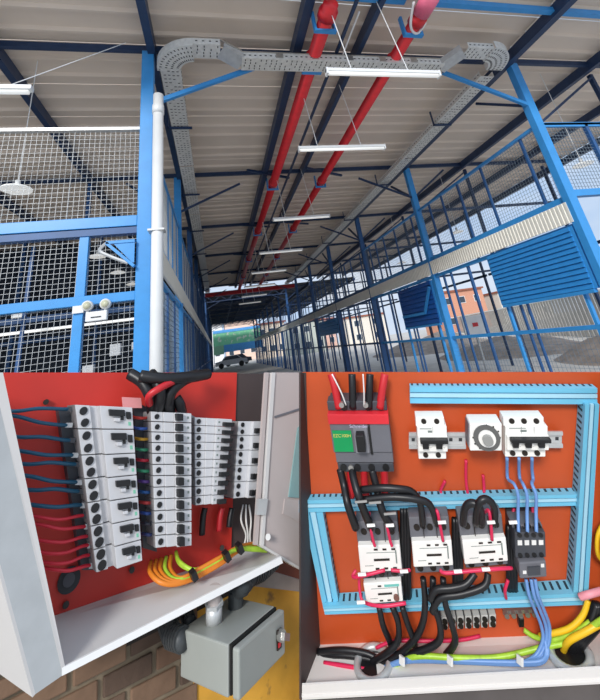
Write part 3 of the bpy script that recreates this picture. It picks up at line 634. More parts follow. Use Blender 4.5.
# terminal strip and earth bar
t = thing('terminal_strip', 'row of grey screw terminals low on the orange plate', 'terminal strip', PR.P(470, 628, 0)); D = Dev(PR, [(441, 618), (497, 615), (497, 627), (441, 630)], .03)
D.box('base', DEVD, t, 0, .2, 1, .8, -.03, -.01)
for k in range(7):
    f = D.box('terminal', mat('terminal_grey', (186, 182, 176), .5), t, k / 7 + .01, 0, (k + 1) / 7 - .015, 1, -.02, 0, .001); m2 = MB(); D.cyl(m2, (k + .5) / 7, .28, .0055, 0, .002); D.cyl(m2, (k + .5) / 7, .72, .0055, 0, .002); m2.build('screw', SCREW, f)['kind'] = 'stuff'
t = thing('earth_bar', 'short metal earth bar with screws, right of the grey terminal strip', 'terminal strip', PR.P(520, 626, 0)); D = Dev(PR, [(505, 616), (540, 614), (540, 620), (505, 622)], .02)
D.box('bar', STEEL, t, 0, .2, 1, .8, -.02, -.012)
for k in range(5): D.cyl(MB(), .08 + k * .2, .5, .005, -.012, -.004).build('screw', STEEL, t)
D.box('lug', BLK, t, .42, .9, .56, 2.2, -.014, -.002)
# thick cables
K = .0095
loops = [([(340, 469, .05), (344, 485, .06), (348, 505, .085), (356, 528, .08)], CABLE, 'black cable dropping from the left of the large breaker to the leftmost contactor'),
 ([(352, 469, .05), (354, 480, .07), (360, 500, .09), (371, 528, .08)], CABLE, 'black cable dropping from the middle of the large breaker'),
 ([(361, 490, .075), (380, 488, .085), (400, 489, .085), (412, 492, .08), (420, 503, .08), (423, 526, .075)], CABLE, 'upper black cable looping over the middle duct to the second contactor'),
 ([(364, 500, .085), (390, 497, .09), (415, 499, .09), (430, 505, .085), (437, 524, .075)], CABLE, 'lower black cable looping over the middle duct to the second contactor'),
 ([(372, 470, .05), (376, 485, .06), (382, 510, .08), (392, 528, .08)], CABLE, 'black cable dropping from the right of the large breaker'),
 ([(463, 524, .07), (465, 508, .085), (472, 503, .09), (480, 508, .09), (482, 524, .075)], CABLE, 'black cable arch on the left of the third contactor'),
 ([(476, 524, .07), (478, 505, .095), (486, 499, .095), (494, 507, .09), (494, 524, .075)], CABLE, 'black cable arch on the right of the third contactor')]
for k, (p, m, l) in enumerate(loops): tag(wire(PR, p, .0085 if k in (0, 1, 4) else .007, 'power_cable', m), l, 'cable')
for k, (xa, xb) in enumerate(((350, 349), (364, 364), (384, 382))): tag(wire(PR, [(xa, 468, .045), (xa + .5, 482, .045), (xb + 2, 497, .05)], .0085, 'power_cable', REDW), 'red insulated cable below the large grey breaker, ' + ('left', 'middle', 'right')[k] + ' of three', 'cable')
low = [([(379, 606, .06), (383, 625, .06), (390, 642, .05), (392, 653, .03)], 'first black cable from the left below the overload relay'),
 ([(392, 606, .06), (398, 622, .06), (398, 640, .06), (388, 652, .06), (372, 662, .04)], 'second black cable from the left, curling to the left gland'),
 ([(402, 606, .06), (407, 622, .06), (413, 638, .055), (416, 650, .03)], 'third black cable from the left below the ducts'),
 ([(423, 578, .06), (425, 600, .065), (423, 622, .065), (414, 640, .06), (396, 656, .05), (372, 668, .04)], 'long black cable from the second contactor curving to the left gland'),
 ([(433, 578, .06), (433, 602, .065), (440, 625, .07), (438, 642, .07), (418, 652, .06), (385, 662, .04)], 'black cable from the second contactor bending low'),
 ([(443, 578, .06), (445, 602, .07), (452, 625, .07), (455, 642, .065), (446, 655, .05)], 'black cable crossing in front of the grey terminal strip'),
 ([(475, 573, .06), (466, 584, .07), (452, 588, .075), (436, 590, .075), (430, 600, .075)], 'black cable sweeping left below the third contactor'),
 ([(488, 573, .06), (484, 586, .07), (462, 594, .075), (440, 598, .075), (432, 612, .075)], 'lower black cable sweeping left below the third contactor')]
for p, l in low: tag(wire(PR, p, .0065, 'power_cable', CABLE), l, 'cable')
# dark wiring trunk behind, between the contactors
for k, (x, y0, y1) in enumerate(((405, 508, 606), (457, 518, 600), (511, 525, 590))):
    t = thing('cable_bundle', ('dark cable bundle between the first and second contactors', 'dark cable bundle between the second and third contactors', 'dark cable bundle right of the third contactor')[k], 'cable bundle', PR.P(x, y1, 0))
    for dx in (-3, 0, 3): wire(PR, [(x + dx, y0, .02), (x + dx + .5, (y0 + y1) / 2, .03), (x + dx + 1, y1, .02)], .0055, 'cable', CABLE, t)
# pink control wires
pk = [([(369, 512, .07), (370, 525, .085), (373, 540, .085), (375, 546, .085)], 'pink wire pair entering the leftmost contactor, left'), ([(384, 514, .07), (387, 526, .085), (390, 540, .085), (392, 546, .085)], 'pink wire pair entering the leftmost contactor, right'),
 ([(433, 512, .07), (437, 511, .085), (440, 525, .085), (443, 541, .085)], 'pink wire hooking into the second contactor'), ([(485, 512, .07), (489, 511, .085), (491, 525, .085), (492, 540, .085)], 'pink wire hooking into the third contactor'),
 ([(514, 508, .01), (512, 520, .02), (513, 530, .03)], 'red wire dropping left of the dark contactor'), ([(532, 505, .01), (533, 516, .02), (531, 530, .05)], 'red wire dropping onto the dark contactor'),
 ([(356, 570, .07), (353, 577, .08), (366, 575, .09), (385, 570, .085)], 'pink wire looping left above the overload relay'), ([(391, 570, .085), (402, 571, .085), (410, 570, .075)], 'short pink wire right above the overload relay'),
 ([(359, 578, .05), (360, 592, .06), (364, 602, .07), (382, 606, .085), (406, 603, .08)], 'pink wire running under the overload relay'),
 ([(440, 570, .085), (446, 573, .085), (470, 571, .085), (495, 569, .085), (512, 568, .07)], 'pink wire strung between the second and third contactors'), ([(508, 580, .05), (505, 590, .05), (506, 598, .04)], 'short red wire below the third contactor'),
 ([(466, 460, .005), (466, 480, .005), (468, 495, .01)], 'thin red wire above the middle duct, left'), ([(483, 475, .005), (484, 486, .005), (484, 495, .01)], 'thin red wire above the middle duct, right'),
 ([(445, 481, .01), (441, 490, .005), (442, 496, .01)], 'thin red wire right of the black loops'), ([(376, 648, .03), (395, 641, .03), (430, 641, .03), (460, 640, .02), (480, 636, .01)], 'red wire lying along the floor edge below the ducts')]
for p, l in pk: tag(wire(PR, p, .0032, 'control_wire', PINK), l, 'wire')
for k, (x, y, r) in enumerate(((371, 525, .009), (390, 525, .009), (442, 522, .009), (491, 522, .009), (513, 522, .006), (362, 574, .007), (404, 571, .007), (458, 571, .007), (486, 569, .006), (361, 602, .006))):
    tag(MB().beam(PR.P(x - 4, y + .5, .095), PR.P(x + 4, y, .095), .003, .005).build('cable_tie', WTIE), ('white tie around the pink wires ' + ('at the top left of the leftmost contactor', 'at the top right of the leftmost contactor', 'on the second contactor', 'on the third contactor', 'left of the dark contactor', 'left of the overload relay', 'right of the overload relay', 'between the second and third contactors', 'under the third contactor', 'below the overload relay, left corner')[k]), 'cable tie')
for k, (x, y) in enumerate(((363, 501), (377, 502), (392, 513))): tag(MB().beam(PR.P(x - 8, y + 1, .10), PR.P(x + 4, y, .10), .003, .004).build('cable_tie', STEEL), 'pale tie across the black cables near the middle duct, ' + ('left', 'middle', 'lowest') [k], 'cable tie')
# blue wires from the three-pole breaker
for k, (xa, xb) in enumerate(((507, 518), (519, 527), (532, 536))):
    tag(wire(PR, [(xa, 458, .05), (xa, 470, .03), (xa + 1, 479, .03), (xb - 4, 484, .05), (xb, 495, .06), (xb, 512, .06), (xb + .5, 532, .075)], .0032, 'phase_wire', WBLUE), 'blue wire from the three-pole breaker, ' + ('left', 'middle', 'right')[k] + ' of three', 'wire')
for k, dx in enumerate((0, 5, 9)):
    tag(wire(PR, [(526 + dx, 579, .05), (529 + dx, 595, .055), (535 + dx, 610, .05), (541 + dx * .9, 625, .045), (543 + dx * .7, 640, .05), (536 + dx * .8, 655, .06), (525 + dx, 662, .07)], .0034, 'phase_wire', WBLUE), 'blue wire falling to the enclosure floor, ' + ('left', 'middle', 'right')[k] + ' of three', 'wire')
    tag(wire(PR, [(545, 640 + k, .05), (546 + k, 652, .06), (540, 661 + k, .07), (510, 662 + k, .07), (470, 661 + k * .8, .068), (420, 659 + k, .065), (400, 661 + k, .06), (382, 668, .05)], .0034, 'phase_wire', WBLUE), 'blue wire lying along the enclosure floor, ' + ('back', 'middle', 'front')[k] + ' of three', 'wire')
for k, x in enumerate((402, 450, 520)): tag(MB().beam(PR.P(x, 656, .082), PR.P(x, 665, .088), .012, .005).build('cable_tie', WTIE), 'white tie around the blue wires on the floor, ' + ('left', 'middle', 'right')[k], 'cable tie')
tag(wire(PR, [(606, 617, .07), (590, 628, .06), (570, 641, .05), (540, 648, .05), (500, 657, .06), (460, 658, .065), (420, 656, .065), (400, 662, .055), (388, 668, .05)], .0048, 'earth_wire', YG), 'long green and yellow earth wire crossing the enclosure floor', 'wire')
tag(wire(PR, [(524, 630, .02), (535, 637, .03), (552, 640, .045), (575, 632, .05), (590, 622, .05)], .0045, 'earth_wire', YG), 'green and yellow earth wire from the earth bar', 'wire')
tag(wire(PR, [(588, 600, .04), (583, 615, .045), (570, 628, .05), (550, 634, .045), (540, 636, .03)], .005, 'earth_wire', YEL), 'yellow wire curving down from the right duct', 'wire')
tag(wire(PR, [(603, 622, .06), (585, 632, .065), (568, 642, .06), (562, 655, .04)], .0055, 'earth_wire', YEL), 'thick yellow wire entering the right floor gland', 'wire')
for k in range(3): tag(wire(PR, [(597 + k * 2, 604, .035), (590 + k * 3, 625, .045), (576 + k * 3, 642, .05), (568 + k * 4, 656, .04)], .0085, 'incoming_cable', CABLE), 'thick black cable entering the right floor gland, ' + ('left', 'middle', 'right')[k] + ' of three', 'cable')
tag(wire(PR, [(605, 590, .05), (590, 594, .06), (580, 597, .055)], .006, 'pink_sleeve', mat('pink_sleeve', (232, 150, 160), .5)), 'pale pink sleeve at the right end of the bottom duct', 'sleeve')
tag(wire(PR, [(606, 520, .02), (598, 535, .03), (598, 555, .03), (607, 565, .02)], .004, 'earth_wire', YEL), 'yellow wire bowing out at the right edge', 'wire')
def gland(x, y, d, rx, lab):
    c = Vector(PR.P(x, y, d)); fa_, fb_, fc_ = [Vector(PR.P(*q)) for q in ((306, 645, -.005), (302, 698, LIP), (612, 632, -.005))]; ex = (fc_ - fa_).normalized(); nn = ex.cross(fb_ - fa_).normalized(); 
    if nn.z < 0: nn = -nn
    ey = nn.cross(ex); t = thing('cable_gland', lab, 'cable gland', c)
    pts = [c + ex * math.cos(a) * rx + ey * math.sin(a) * rx + nn * .006 for a in [k * math.pi / 12 for k in range(25)]]
    MB().tube(pts, .008, 8, False, False).build('ring', GALV, t, True); mb = MB(); mb.tube([c + nn * .002, c + nn * .004], rx * .85, 20, False); mb.build('opening', BLK, t)
gland(571, 657, .055, .034, 'round metal floor gland at the right with black cables'); gland(374, 667, .05, .036, 'round metal floor gland at the left under the black cables')
tag(wire(PR, [(324, 663, .04), (345, 666, .05), (362, 669, .055), (378, 672, .05)], .004, 'control_wire', PINK), 'red wire at the lower left entering the left gland', 'wire')
for k in range(3): tag(wire(PR, [(318, 652 + 4 * k, .02), (340, 650 + 5 * k, .03), (365, 653 + 5 * k, .035), (380, 660 + 3 * k, .04)], .006, 'incoming_cable', CABLE), 'black cable lying in the left corner of the enclosure floor, ' + ('back', 'middle', 'front')[k], 'cable')

# ================================================================== LEFT ENCLOSURE
PL = Plane(150, 500, .85, (.63, -.41, -.66))
REDP = mat('red_plate', (200, 48, 36), .5, 0, .1, 6, 0, 0, ((222, 88, 40), 7, .66)); BGREY = mat('breaker_grey', (200, 200, 202), .4, 0, .04, 12); BSIDE = mat('breaker_side', (140, 138, 138), .5, 0, .12, 20)
CABG = mat('enclosure_grey', (170, 174, 176), .5, 0, .06, 30); CABL = mat('enclosure_pale', (206, 203, 200), .4, 0, .03, 5); CABP = mat('door_pinkish_grey', (184, 172, 168), .45, 0, .04, 5)
cab = thing('electrical_enclosure', 'open wall enclosure with red mounting plate and rows of breakers, lower left', 'enclosure', PL.P(150, 600, .05))
DF = .15
slab(PL, [(-30, 372.5), (237, 372.5), (231, 557), (48, 622)], 0, -.004, 'mounting_plate', REDP, cab)
slab(PL, [(-60, 373.5), (282, 373.5), (270, 552), (40, 640)], -.006, -.009, 'back_panel', CABD, cab)
# frame: flange, rim, outer side
A1, A2 = (-52, 372.5), (35.5, 694); B1, B2 = (-8, 372.5), (63, 675); C1, C2 = (3, 372.5), (66, 671)
slab(PL, [A1, B1, B2, A2], DF, DF - .004, 'side_flange', CABG, cab)
quadsolid([PL.P(*B1, DF + .001), PL.P(*B2, DF + .001), PL.P(*C2, DF), PL.P(*C1, DF)], .004, 'side_rim', CABL, cab)
quadsolid([PL.P(-92, 372.5, .0), PL.P(-20, 655, .0), PL.P(*A2, DF), PL.P(*A1, DF)], -.004, 'outer_side', CABL, cab)
# floor pan and lip
quadsolid([PL.P(44, 622, .0), PL.P(64, 674, DF), PL.P(281, 560, DF), PL.P(268, 545, .0)], -.004, 'floor_pan', CABL, cab)
quadsolid([PL.P(62, 668, DF + .001), PL.P(62, 676, DF + .001), PL.P(283, 563, DF + .001), PL.P(281, 556.5, DF + .001)], .004, 'front_lip', mat('enclosure_white', (240, 240, 238), .35, 0, .01), cab)
MB().tube([PL.P(124, 622, .09), PL.P(129, 624, .09)], .003, 6).build('loose_screw', SCREW, cab)
for x, y in ((46, 402), (66, 605), (132, 570), (222, 548)): 
    f = MB().tube([PL.P(x, y, 0), PL.P(x, y, .010)], .0055, 8, False).build('plate_bolt', SCREW, cab)
MB().tube([PL.P(69, 580, .001), PL.P(69, 580, .01)], .019, 20, False).build('grommet', BLK, cab); MB().tube([PL.P(69, 580, .01), PL.P(69, 580, .014)], .010, 16, False).build('grommet_core', DEVD, cab)
# breaker columns
def bcol(sides, quad, d, vs, sections, lab, cat='breaker column'):
    """sections: (u0,u1,w,material) across the front; sides: material of the flank."""
    D = Dev(PL, quad, d); n = len(vs) - 1; res = []
    for k in range(n):
        v0, v1 = vs[k] + .004, vs[k + 1] - .002
        t = thing('breaker', lab[0] + ', ' + (ORD[k] if k else 'topmost').replace('nearest', 'first') + (' from the top' if k else ' one'), 'circuit breaker', D.pt(.2, vs[k + 1], -d), lab[1])
        for j, (u0, u1, w, m) in enumerate(sections): D.box('body' if j == len(sections) - 1 else 'terminal_block', m, t, u0, v0, u1, v1, -d + .004, w, .001)
        D.box('flank', BSIDE, t, -.008, v0, 0.0, v1, -d + .006, sections[0][2] - .002)  # darker grey puts the side-face shading into the flank colour
        res.append((t, D, v0, v1))
    return res
# column 1: seven double modules
vs1 = [0, .16, .325, .47, .61, .745, .875, 1]
for k, (t, D, v0, v1) in enumerate(bcol(None, [(76, 404), (131, 407), (141, 560), (98, 574)], .085, vs1, ((0, .255, -.008, BGREY), (.25, .40, -.016, BGREY), (.395, 1, .008, BGREY)), ('double grey breaker in the first column from the left', 'wide breakers of the first column'))):
    h = v1 - v0; mb = MB()
    for q in (.25, .75): D.cyl(mb, .13, v0 + h * q, .0075, -.008, -.0055, 12)
    mb.build('terminal_screw', BLK, t)['kind'] = 'stuff'; D.box('toggle_bar', BLK, t, .54, v0 + h * .14, .83, v0 + h * .43, .008, .017, .001); D.box('toggle', BGREY, t, .62, v0 + h * .52, .73, v0 + h * .68, .008, .016, .001); D.box('toggle_stem', BLK, t, .76, v0 + h * .4, .81, v0 + h * .6, .008, .012)
    D.box('test_button', BLK, t, .87, v0 + h * .22, .95, v0 + h * .55, .008, .014, .001); D.box('green_print', mat('green_print', (120, 190, 160), .5), t, .9, v0 + h * .68, .95, v0 + h * .85, .008, .0085)
# column 2: twelve slim modules
def slim(quad, n, d, secs, lab, comb=None, screw=.12, prt=None):
    vs = [i / n for i in range(n + 1)]
    for k, (t, D, v0, v1) in enumerate(bcol(None, quad, d, vs, secs, lab)):
        h = v1 - v0; D.cyl(MB(), screw, (v0 + v1) / 2, .0052, secs[0][2], secs[0][2] + .0025, 10).build('terminal_screw', BLK, t)
        if comb: D.box('toggle', BLK, t, comb[0], v0 + h * comb[2], comb[1], v0 + h * comb[3], secs[-1][2] - .004, secs[-1][2] + .012, .001)
        if prt: D.box('print', MATS['print_grey'], t, prt, v0 + h * .35, prt + .05, v0 + h * .6, secs[-1][2], secs[-1][2] + .0006)
slim([(152, 411), (190, 413), (190, 545), (157, 549)], 12, .085, ((0, .30, -.006, BGREY), (.30, .56, -.002, BGREY), (.56, 1, .008, BGREY)), ('slim grey breaker in the second column from the left', 'slim breakers of the second column'), (.56, .72, .1, .85), .14, .88)
slim([(196, 417), (231, 419), (222, 503), (197, 506)], 10, .08, ((0, .30, -.006, BGREY), (.30, .55, -.002, BGREY), (.55, 1, .006, BGREY)), ('slim grey breaker in the third column from the left', 'slim breakers of the third column'), (.72, 1.02, .45, .98), .1, .6)
vs = [i / 5 for i in range(6)]
for k, (t, D, v0, v1) in enumerate(bcol(None, [(240, 421), (264, 421), (257, 497), (235, 499)], .08, vs, ((0, .5, -.006, BGREY), (.5, 1, .006, BGREY)), ('double grey breaker in the fourth column, next to the door', 'breakers of the fourth column'))):
    h = v1 - v0; mb = MB()
    for q in (.25, .75): D.cyl(mb, .16, v0 + h * q, .005, -.006, -.0035, 10)
    mb.build('terminal_screw', BLK, t)['kind'] = 'stuff'
    for u in (.55, .8): D.box('toggle', BLK, t, u, v0 + h * .5, u + .17, v0 + h * .85, .006, .016, .001)
# dark slabs behind the columns, the first standing in for terminal shadows
for k, q in enumerate(([(58, 408), (78, 407), (98, 570), (82, 570)], [(133, 400), (148, 408), (157, 552), (143, 548)], [(190, 414), (197, 418), (198, 504), (191, 504)], [(231, 420), (240, 422), (235, 498), (226, 498)])):
    slab(PL, q, .03, 0, 'dark_backing', (DEVD, DEVD, BSIDE, DEVD)[k], cab)
# little terminals with wires down the flank of the first column
wl = [(10, 412, 68, 409), (13, 416, 67, 425), (17, 438, 70, 440), (20, 451, 73, 455), (25, 465, 76, 464), (27, 476, 77, 482), (31, 491, 79, 491), (34, 505, 82, 505), (36, 516, 84, 515), (39, 524, 86, 526), (42, 540, 88, 536), (44, 552, 89, 545), (46, 562, 90, 555), (48, 568, 91, 565)]
TEAL = mat('teal_wire', (24, 84, 112), .4, 0, .1); CRIM = mat('crimson_wire', (210, 40, 58), .4, 0, .08)
for k, (xa, ya, xb, yb) in enumerate(wl):
    up = k < 8; xm = (xa + xb) / 2; sag = (2 if k % 2 else -2) if up else 4
    tag(wire(PL, [(xa - 14, ya - 2, .03), (xa + 6, ya + sag * .4, .05), (xm, (ya + yb) / 2 + sag, .055), (xb - 6, yb + (1 if not up else 0), .05), (xb + 3, yb, .045)], .0034 if up else .0028, 'circuit_wire', TEAL if up else CRIM), ORD[k if up else k - 8].replace('nearest', 'topmost') + (' teal' if up else ' crimson') + ' wire from the top feeding the first breaker column', 'wire')
    tag(MB().beam(PL.P(xb - 1, yb, .045), PL.P(xb + 6, yb, .05), .008, .008).build('wire_ferrule', GALV if k % 2 else DEVD), ORD[min(k, 12)].replace('nearest', 'topmost') + ' wire ferrule from the top at the first column flank' if k < 13 else 'lowest wire ferrule at the first column flank', 'ferrule')
# coloured wires between column 1 and 2
cols = [(200, 60, 50), (60, 100, 180), (200, 150, 40), (60, 150, 110), (190, 40, 60), (60, 150, 110), (90, 60, 130), (40, 90, 150), (190, 60, 60), (50, 80, 150), (60, 60, 70), (60, 70, 120)]
for k, c in enumerate(cols):
    yy = 417 + k * 10.6; xx = 137 + k * .75
    tag(wire(PL, [(xx - 4, yy, .035), (xx + 2, yy + 1, .06), (xx + 8, yy + 1, .055), (xx + 14, yy, .04)], .003, 'jumper_wire', mat('jumper_%d' % k, c, .4)), ORD[k].replace('nearest', 'topmost') + ' short coloured jumper wire from the top between the first and second columns', 'wire')
# thick black cables over the top
tb = [([(130, 374, .05), (142, 382, .07), (150, 396, .08), (152, 410, .06)], CABLE, .013, 'black supply cable bending down at the left over the second column'), ([(150, 374, .07), (158, 384, .09), (160, 398, .09), (158, 411, .06)], CABLE, .014, 'black supply cable in the middle over the second column'),
 ([(196, 375, .05), (184, 380, .08), (172, 390, .09), (168, 402, .08), (170, 412, .05)], CABLE, .014, 'black supply cable arching from the right to the second column'), ([(208, 374, .06), (190, 377, .09), (165, 379, .1), (140, 376, .08)], CABLE, .013, 'black supply cable lying along the top of the red plate'),
 ([(174, 381, .1), (160, 388, .11), (149, 396, .1), (150, 404, .08)], REDW, .008, 'red supply cable among the black ones over the second column'), ([(176, 398, .07), (180, 405, .07), (182, 413, .05)], CABLE, .012, 'short black supply cable entering the right of the second column')]
for p, m, r, l in tb: tag(wire(PL, p, r, 'supply_cable', m), l, 'cable')
t = thing('paper_tag', 'pink paper tag above the first breaker column', 'tag', PL.P(130, 408, .02)); slab(PL, [(122, 397), (141, 398), (142, 408), (123, 408)], .05, .048, 'sheet', mat('tag_pink', (226, 150, 150), .6), t); slab(PL, [(129, 398), (133, 398), (133, 402), (129, 402)], .048, .0, 'holder', BSIDE, t)
# cables hanging below column 3
for k, x in enumerate((205, 222, 232)): tag(wire(PL, [(x, 508, .02), (x - 2, 518, .02), (x - 3, 535 - k * 4, .02)], .007, 'hanging_cable', CABLE if k != 1 else REDW), ('black cable hanging below the left of the third column', 'red cable hanging below the third column', 'black cable hanging near the right end of the red plate')[k], 'cable')
for k in range(3): tag(wire(PL, [(243 + k * 3, 505, .0), (241 + k * 5, 520, .02), (246 + k * 2, 535, .02), (243 + k * 4, 548, .01)], .0022, 'pale_wire', WTIE), 'thin pale wire in the dark gap by the door, ' + ('left', 'middle', 'right')[k], 'wire')
# orange and green harness on the sill
OR = mat('orange_wire', (226, 130, 36), .45, 0, .1)
for k in range(5):
    o = k * 1.6
    tag(wire(PL, [(151 + k * 5, 562 - k * 1.5, .03), (150 + k * 5, 572 - k, .06), (160 + k * 4, 582 - k * 1.2, .09), (176 + k * 2, 584 - o, .1), (197, 577 - o, .1), (222, 563 - o, .1), (240, 550 - o * .5, .09), (262, 545 - o * .4, .07)], .0042, 'sill_wire', OR if k != 3 else YG), ('orange wire' if k != 3 else 'green and yellow wire') + ' on the white sill, ' + ('front', 'second from front', 'middle', 'second from back', 'back')[k] + ' strand', 'wire')
for k in range(2): tag(wire(PL, [(176, 552 + k * 2, .02), (180, 562 + k * 2, .06), (195, 570, .09), (215, 562, .1), (235, 550, .1), (255, 548 + k * 2, .1), (267, 549 + k * 2, .09)], .0036, 'sill_wire', YG), 'green and yellow wire over the orange ones on the sill, ' + ('upper', 'lower')[k], 'wire')
for k, (x, y) in enumerate(((192, 575), (225, 556), (238, 548))): tag(MB().beam(PL.P(x, y - 4, .115), PL.P(x + 3, y + 4, .115), .02, .01).build('cable_tie', BLK), 'black tie around the orange wires on the sill, ' + ('left', 'middle', 'right')[k], 'cable tie')
# door of the left enclosure
dr = thing('enclosure_door', 'open pinkish grey enclosure door with hinge and window strip', 'door', PL.P(270, 545, .12))
slab(PL, [(265.5, 372.5), (269, 372.5), (258, 545), (254.5, 545)], .12, .112, 'frame_strip', CABP, dr); slab(PL, [(269, 372.5), (272.5, 372.5), (261, 546), (258, 545)], .112, .104, 'groove', DEVD, dr); slab(PL, [(272, 372.5), (275.5, 372.5), (264, 546), (261, 546)], .125, .11, 'frame_strip', CABL, dr)
slab(PL, [(275.5, 372.5), (301, 372.5), (301, 568), (264, 546)], .12, .11, 'panel', CABP, dr)
slab(PL, [(275, 416), (300, 408), (300, 410), (275, 418)], .123, .12, 'crease', DEVG, dr); slab(PL, [(298, 428), (300, 426), (300, 498), (289, 497)], .124, .12, 'window_strip', mat('teal_glass', (130, 164, 164), .2), dr); slab(PL, [(285, 499), (300, 500), (300, 522), (283, 514)], .1225, .12, 'lower_plate', CABP, dr)
slab(PL, [(259, 499), (268, 499), (266, 515), (257, 515)], .13, .12, 'hinge', GALV, dr); MB().tube([PL.P(268, 537, .12), PL.P(268, 537, .14)], .006, 10, False).build('knob', STEEL, dr)
slab(PL, [(263, 545), (300, 567), (300, 570), (263, 548)], .124, .10, 'bottom_edge', CABL, dr)
# ---- walls under the left enclosure
BR = [mat('brick_%d' % i, c, .9, 0, .22, 18, 0, .5) for i, c in enumerate(((112, 86, 68), (98, 78, 64), (124, 98, 78), (90, 72, 60)))]
MORT = mat('mortar', (134, 120, 100), .95, 0, .2, 20, 0, .4)
YW = mat('yellow_plaster', (216, 160, 58), .8, 0, .14, 14, 0, .3, ((140, 104, 60), 22, .66))
WD = -.04
wq = [PL.P(-40, 560, WD), PL.P(196, 560, WD), PL.P(192, 740, WD), PL.P(-30, 800, WD)]
wall = thing('wall_brick', None, None, dn((wq[2] + wq[3]) / 2), kind='structure')
mb = MB(); bk = [p - PL.n * .06 for p in wq]; mb.hexa([wq[0], wq[3], wq[2], wq[1], bk[0], bk[3], bk[2], bk[1]]); mb.hexa([wq[3], dn(wq[3]), dn(wq[2]), wq[2], bk[3], dn(bk[3]), dn(bk[2]), bk[2]]); mb.build('mortar_bed', MORT, wall)
D = Dev(PL, [(-40, 650), (200, 528), (200, 706), (-40, 828)], WD)
NR, NC = 7, 4
for r in range(NR):
    for c in range(-1, NC):
        u0 = (c + (.5 if r % 2 else 0)) / NC + .008; u1 = u0 + 1 / NC - .022; u0 = max(u0, 0); u1 = min(u1, .98)
        if u1 - u0 < .03: continue
        j = random.uniform(.004, .010); D.box('brick', BR[(r * 3 + c * 5 + random.randint(0, 1)) % 4], wall, u0, r / NR + .012, u1, (r + 1) / NR - .014, 0, j, .003)
yq = [PL.P(196, 560, WD), PL.P(303, 585, WD), PL.P(303, 760, WD), PL.P(192, 740, WD)]
yw = thing('wall_yellow', None, None, dn((yq[2] + yq[3]) / 2), kind='structure')
mb = MB(); bk = [p - PL.n * .06 for p in yq]; mb.hexa([yq[0], yq[3], yq[2], yq[1], bk[0], bk[3], bk[2], bk[1]]); mb.hexa([yq[3], dn(yq[3]), dn(yq[2]), yq[2], bk[3], dn(bk[3]), dn(bk[2]), bk[2]]); mb.build('plaster', YW, yw)
slab(PL, [(200, 550), (303, 581), (303, 592), (200, 580)], WD + .03, WD - .03, 'ledge', mat('ledge_grey', (150, 138, 128), .8, 0, .2, 12), yw)
slab(PL, [(196, 545), (303, 564), (303, 582), (200, 560)], WD + .01, WD - .05, 'timber_band', mat('timber_red_brown', (120, 66, 48), .8, 0, .2, 12), yw)
slab(PL, [(120, 540), (262, 540), (240, 590), (120, 650)], WD + .006, WD, 'sill_shade', mat('sill_shade_dark', (52, 46, 42), .9), wall)  # dark sheet standing in for the shade under the sill
# ---- small junction box hanging under the enclosure
def camP(x, y, z): return EYE + ray(x, y) * z / FPX
JG = mat('junction_box_grey', (160, 164, 158), .45, 0, .04, 12)
jb = thing('junction_box', 'small grey steel junction box with latch hanging below the left enclosure', 'junction box', camP(228, 690, .72))
P0 = camP(228, 645, .66); Pl = camP(181, 629, .735); Pr_ = camP(275, 606, .78); down = camP(228, 699, .645) - P0; 
Pb = Pl + (Pr_ - P0)
def prism(T, dvec, name, m, parent, bevel=0):
    a, b, c, d = T; return MB().hexa([a, b, c, d, a + dvec, b + dvec, c + dvec, d + dvec]).build(name, m, parent, bevel=bevel)
prism([P0, Pr_, Pb, Pl], down, 'body', JG, jb, .003)
dvl = (P0 - Pl) / np.linalg.norm(P0 - Pl); e = (Pr_ - P0); ue = down / np.linalg.norm(down)
D0 = P0 + dvl * .006 + e * .03 + ue * .004; D1 = P0 + dvl * .006 + e * 1.03 + ue * .004
prism([D0, D1, D1 + dvl * .018, D0 + dvl * .018], down * .97, 'door', JG, jb, .004)
prism([P0 + e * .02 + dvl * .001, P0 + e * .98 + dvl * .001, P0 + e * .98 + dvl * .006, P0 + e * .02 + dvl * .006], down * .95, 'gasket', BLK, jb)
f0 = D0 + dvl * .018; 
def jpt(u, v, w): return f0 + e * u + down * v + dvl * w
MB().hexa([jpt(.78, .30, .001), jpt(.78, .72, .001), jpt(.88, .72, .001), jpt(.88, .30, .001), jpt(.78, .30, .004), jpt(.78, .72, .004), jpt(.88, .72, .004), jpt(.88, .30, .004)]).build('latch_plate', SCREW, jb)
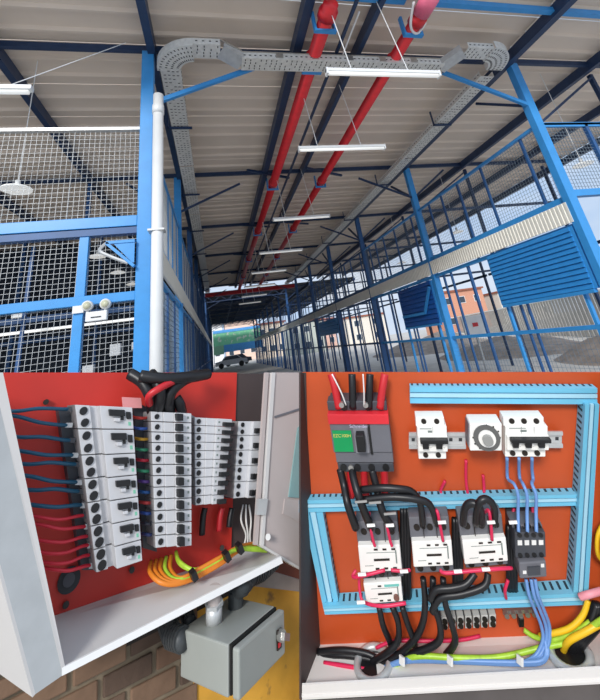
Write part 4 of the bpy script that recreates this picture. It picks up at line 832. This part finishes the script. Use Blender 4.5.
MB().tube([jpt(.83, .42, .004), jpt(.83, .42, .014)], .009, 12, False).build('latch_hub', STEEL, jb); MB().beam(jpt(.80, .40, .016), jpt(.93, .52, .016), .008, .01).build('latch_lever', STEEL, jb)
MB().hexa([jpt(.79, .56, .004), jpt(.79, .66, .004), jpt(.84, .66, .004), jpt(.84, .56, .004), jpt(.79, .56, .006), jpt(.79, .66, .006), jpt(.84, .66, .006), jpt(.84, .56, .006)]).build('red_mark', RED, jb)
def tp(u, v): return P0 + (Pr_ - P0) * u + (Pl - P0) * v
up = -ue
def fit(u, v, r, m, name, parent):
    c = tp(u, v); MB().tube([c, c + up * .03], r, 14, False).build(name, m, parent, True); MB().tube([c + up * .03, c + up * .036], r * 1.15, 6, False).build('locknut', m, parent)
t = thing('white_conduit', 'short white conduit rising from the junction box to the enclosure', 'conduit', tp(.25, .75)); fit(.3, .62, .016, GALV, 'connector', t)
MB().tube([tp(.3, .62) + up * .03, tp(.3, .62) + up * .058], .013, 14, False).build('pipe', mat('conduit_grey', (176, 166, 162), .5), t)
FLX = mat('flexible_conduit', (70, 74, 76), .5, .2, .15, 20)
def flex(pts, r, lab):
    t = thing('flexible_conduit', lab, 'conduit', pts[-1]); MB().tube(pts, r * .85, 12).build('core', FLX, t, True); V = [Vector([float(a) for a in p]) for p in pts]; mb = MB()
    for i in range(len(V) - 1):
        for k in range(5): 
            q = V[i].lerp(V[i + 1], k / 5); d = (V[i + 1] - V[i]).normalized(); mb.tube([q - d * .003, q + d * .003], r, 12, False)
    mb.build('corrugation', FLX, t)['kind'] = 'stuff'
q0 = tp(.75, .62); flex([camP(276, 552, .98), camP(274, 562, .96), camP(262, 573, .92), camP(250, 578, .86), camP(244, 586, .80), q0 + up * .03, q0], .016, 'grey flexible conduit curving from the right into the junction box'); 
q1 = tp(-.02, 1.0) ; flex([camP(186, 592, .84), camP(174, 606, .8), camP(167, 622, .77), camP(172, 636, .74), camP(184, 640, .72)], .019, 'dark flexible conduit curling into the left side of the junction box')
flex([camP(200, 588, .86), camP(190, 600, .84), camP(186, 612, .8), camP(190, 624, .77)], .014, 'dark flexible conduit dropping behind the left of the junction box')
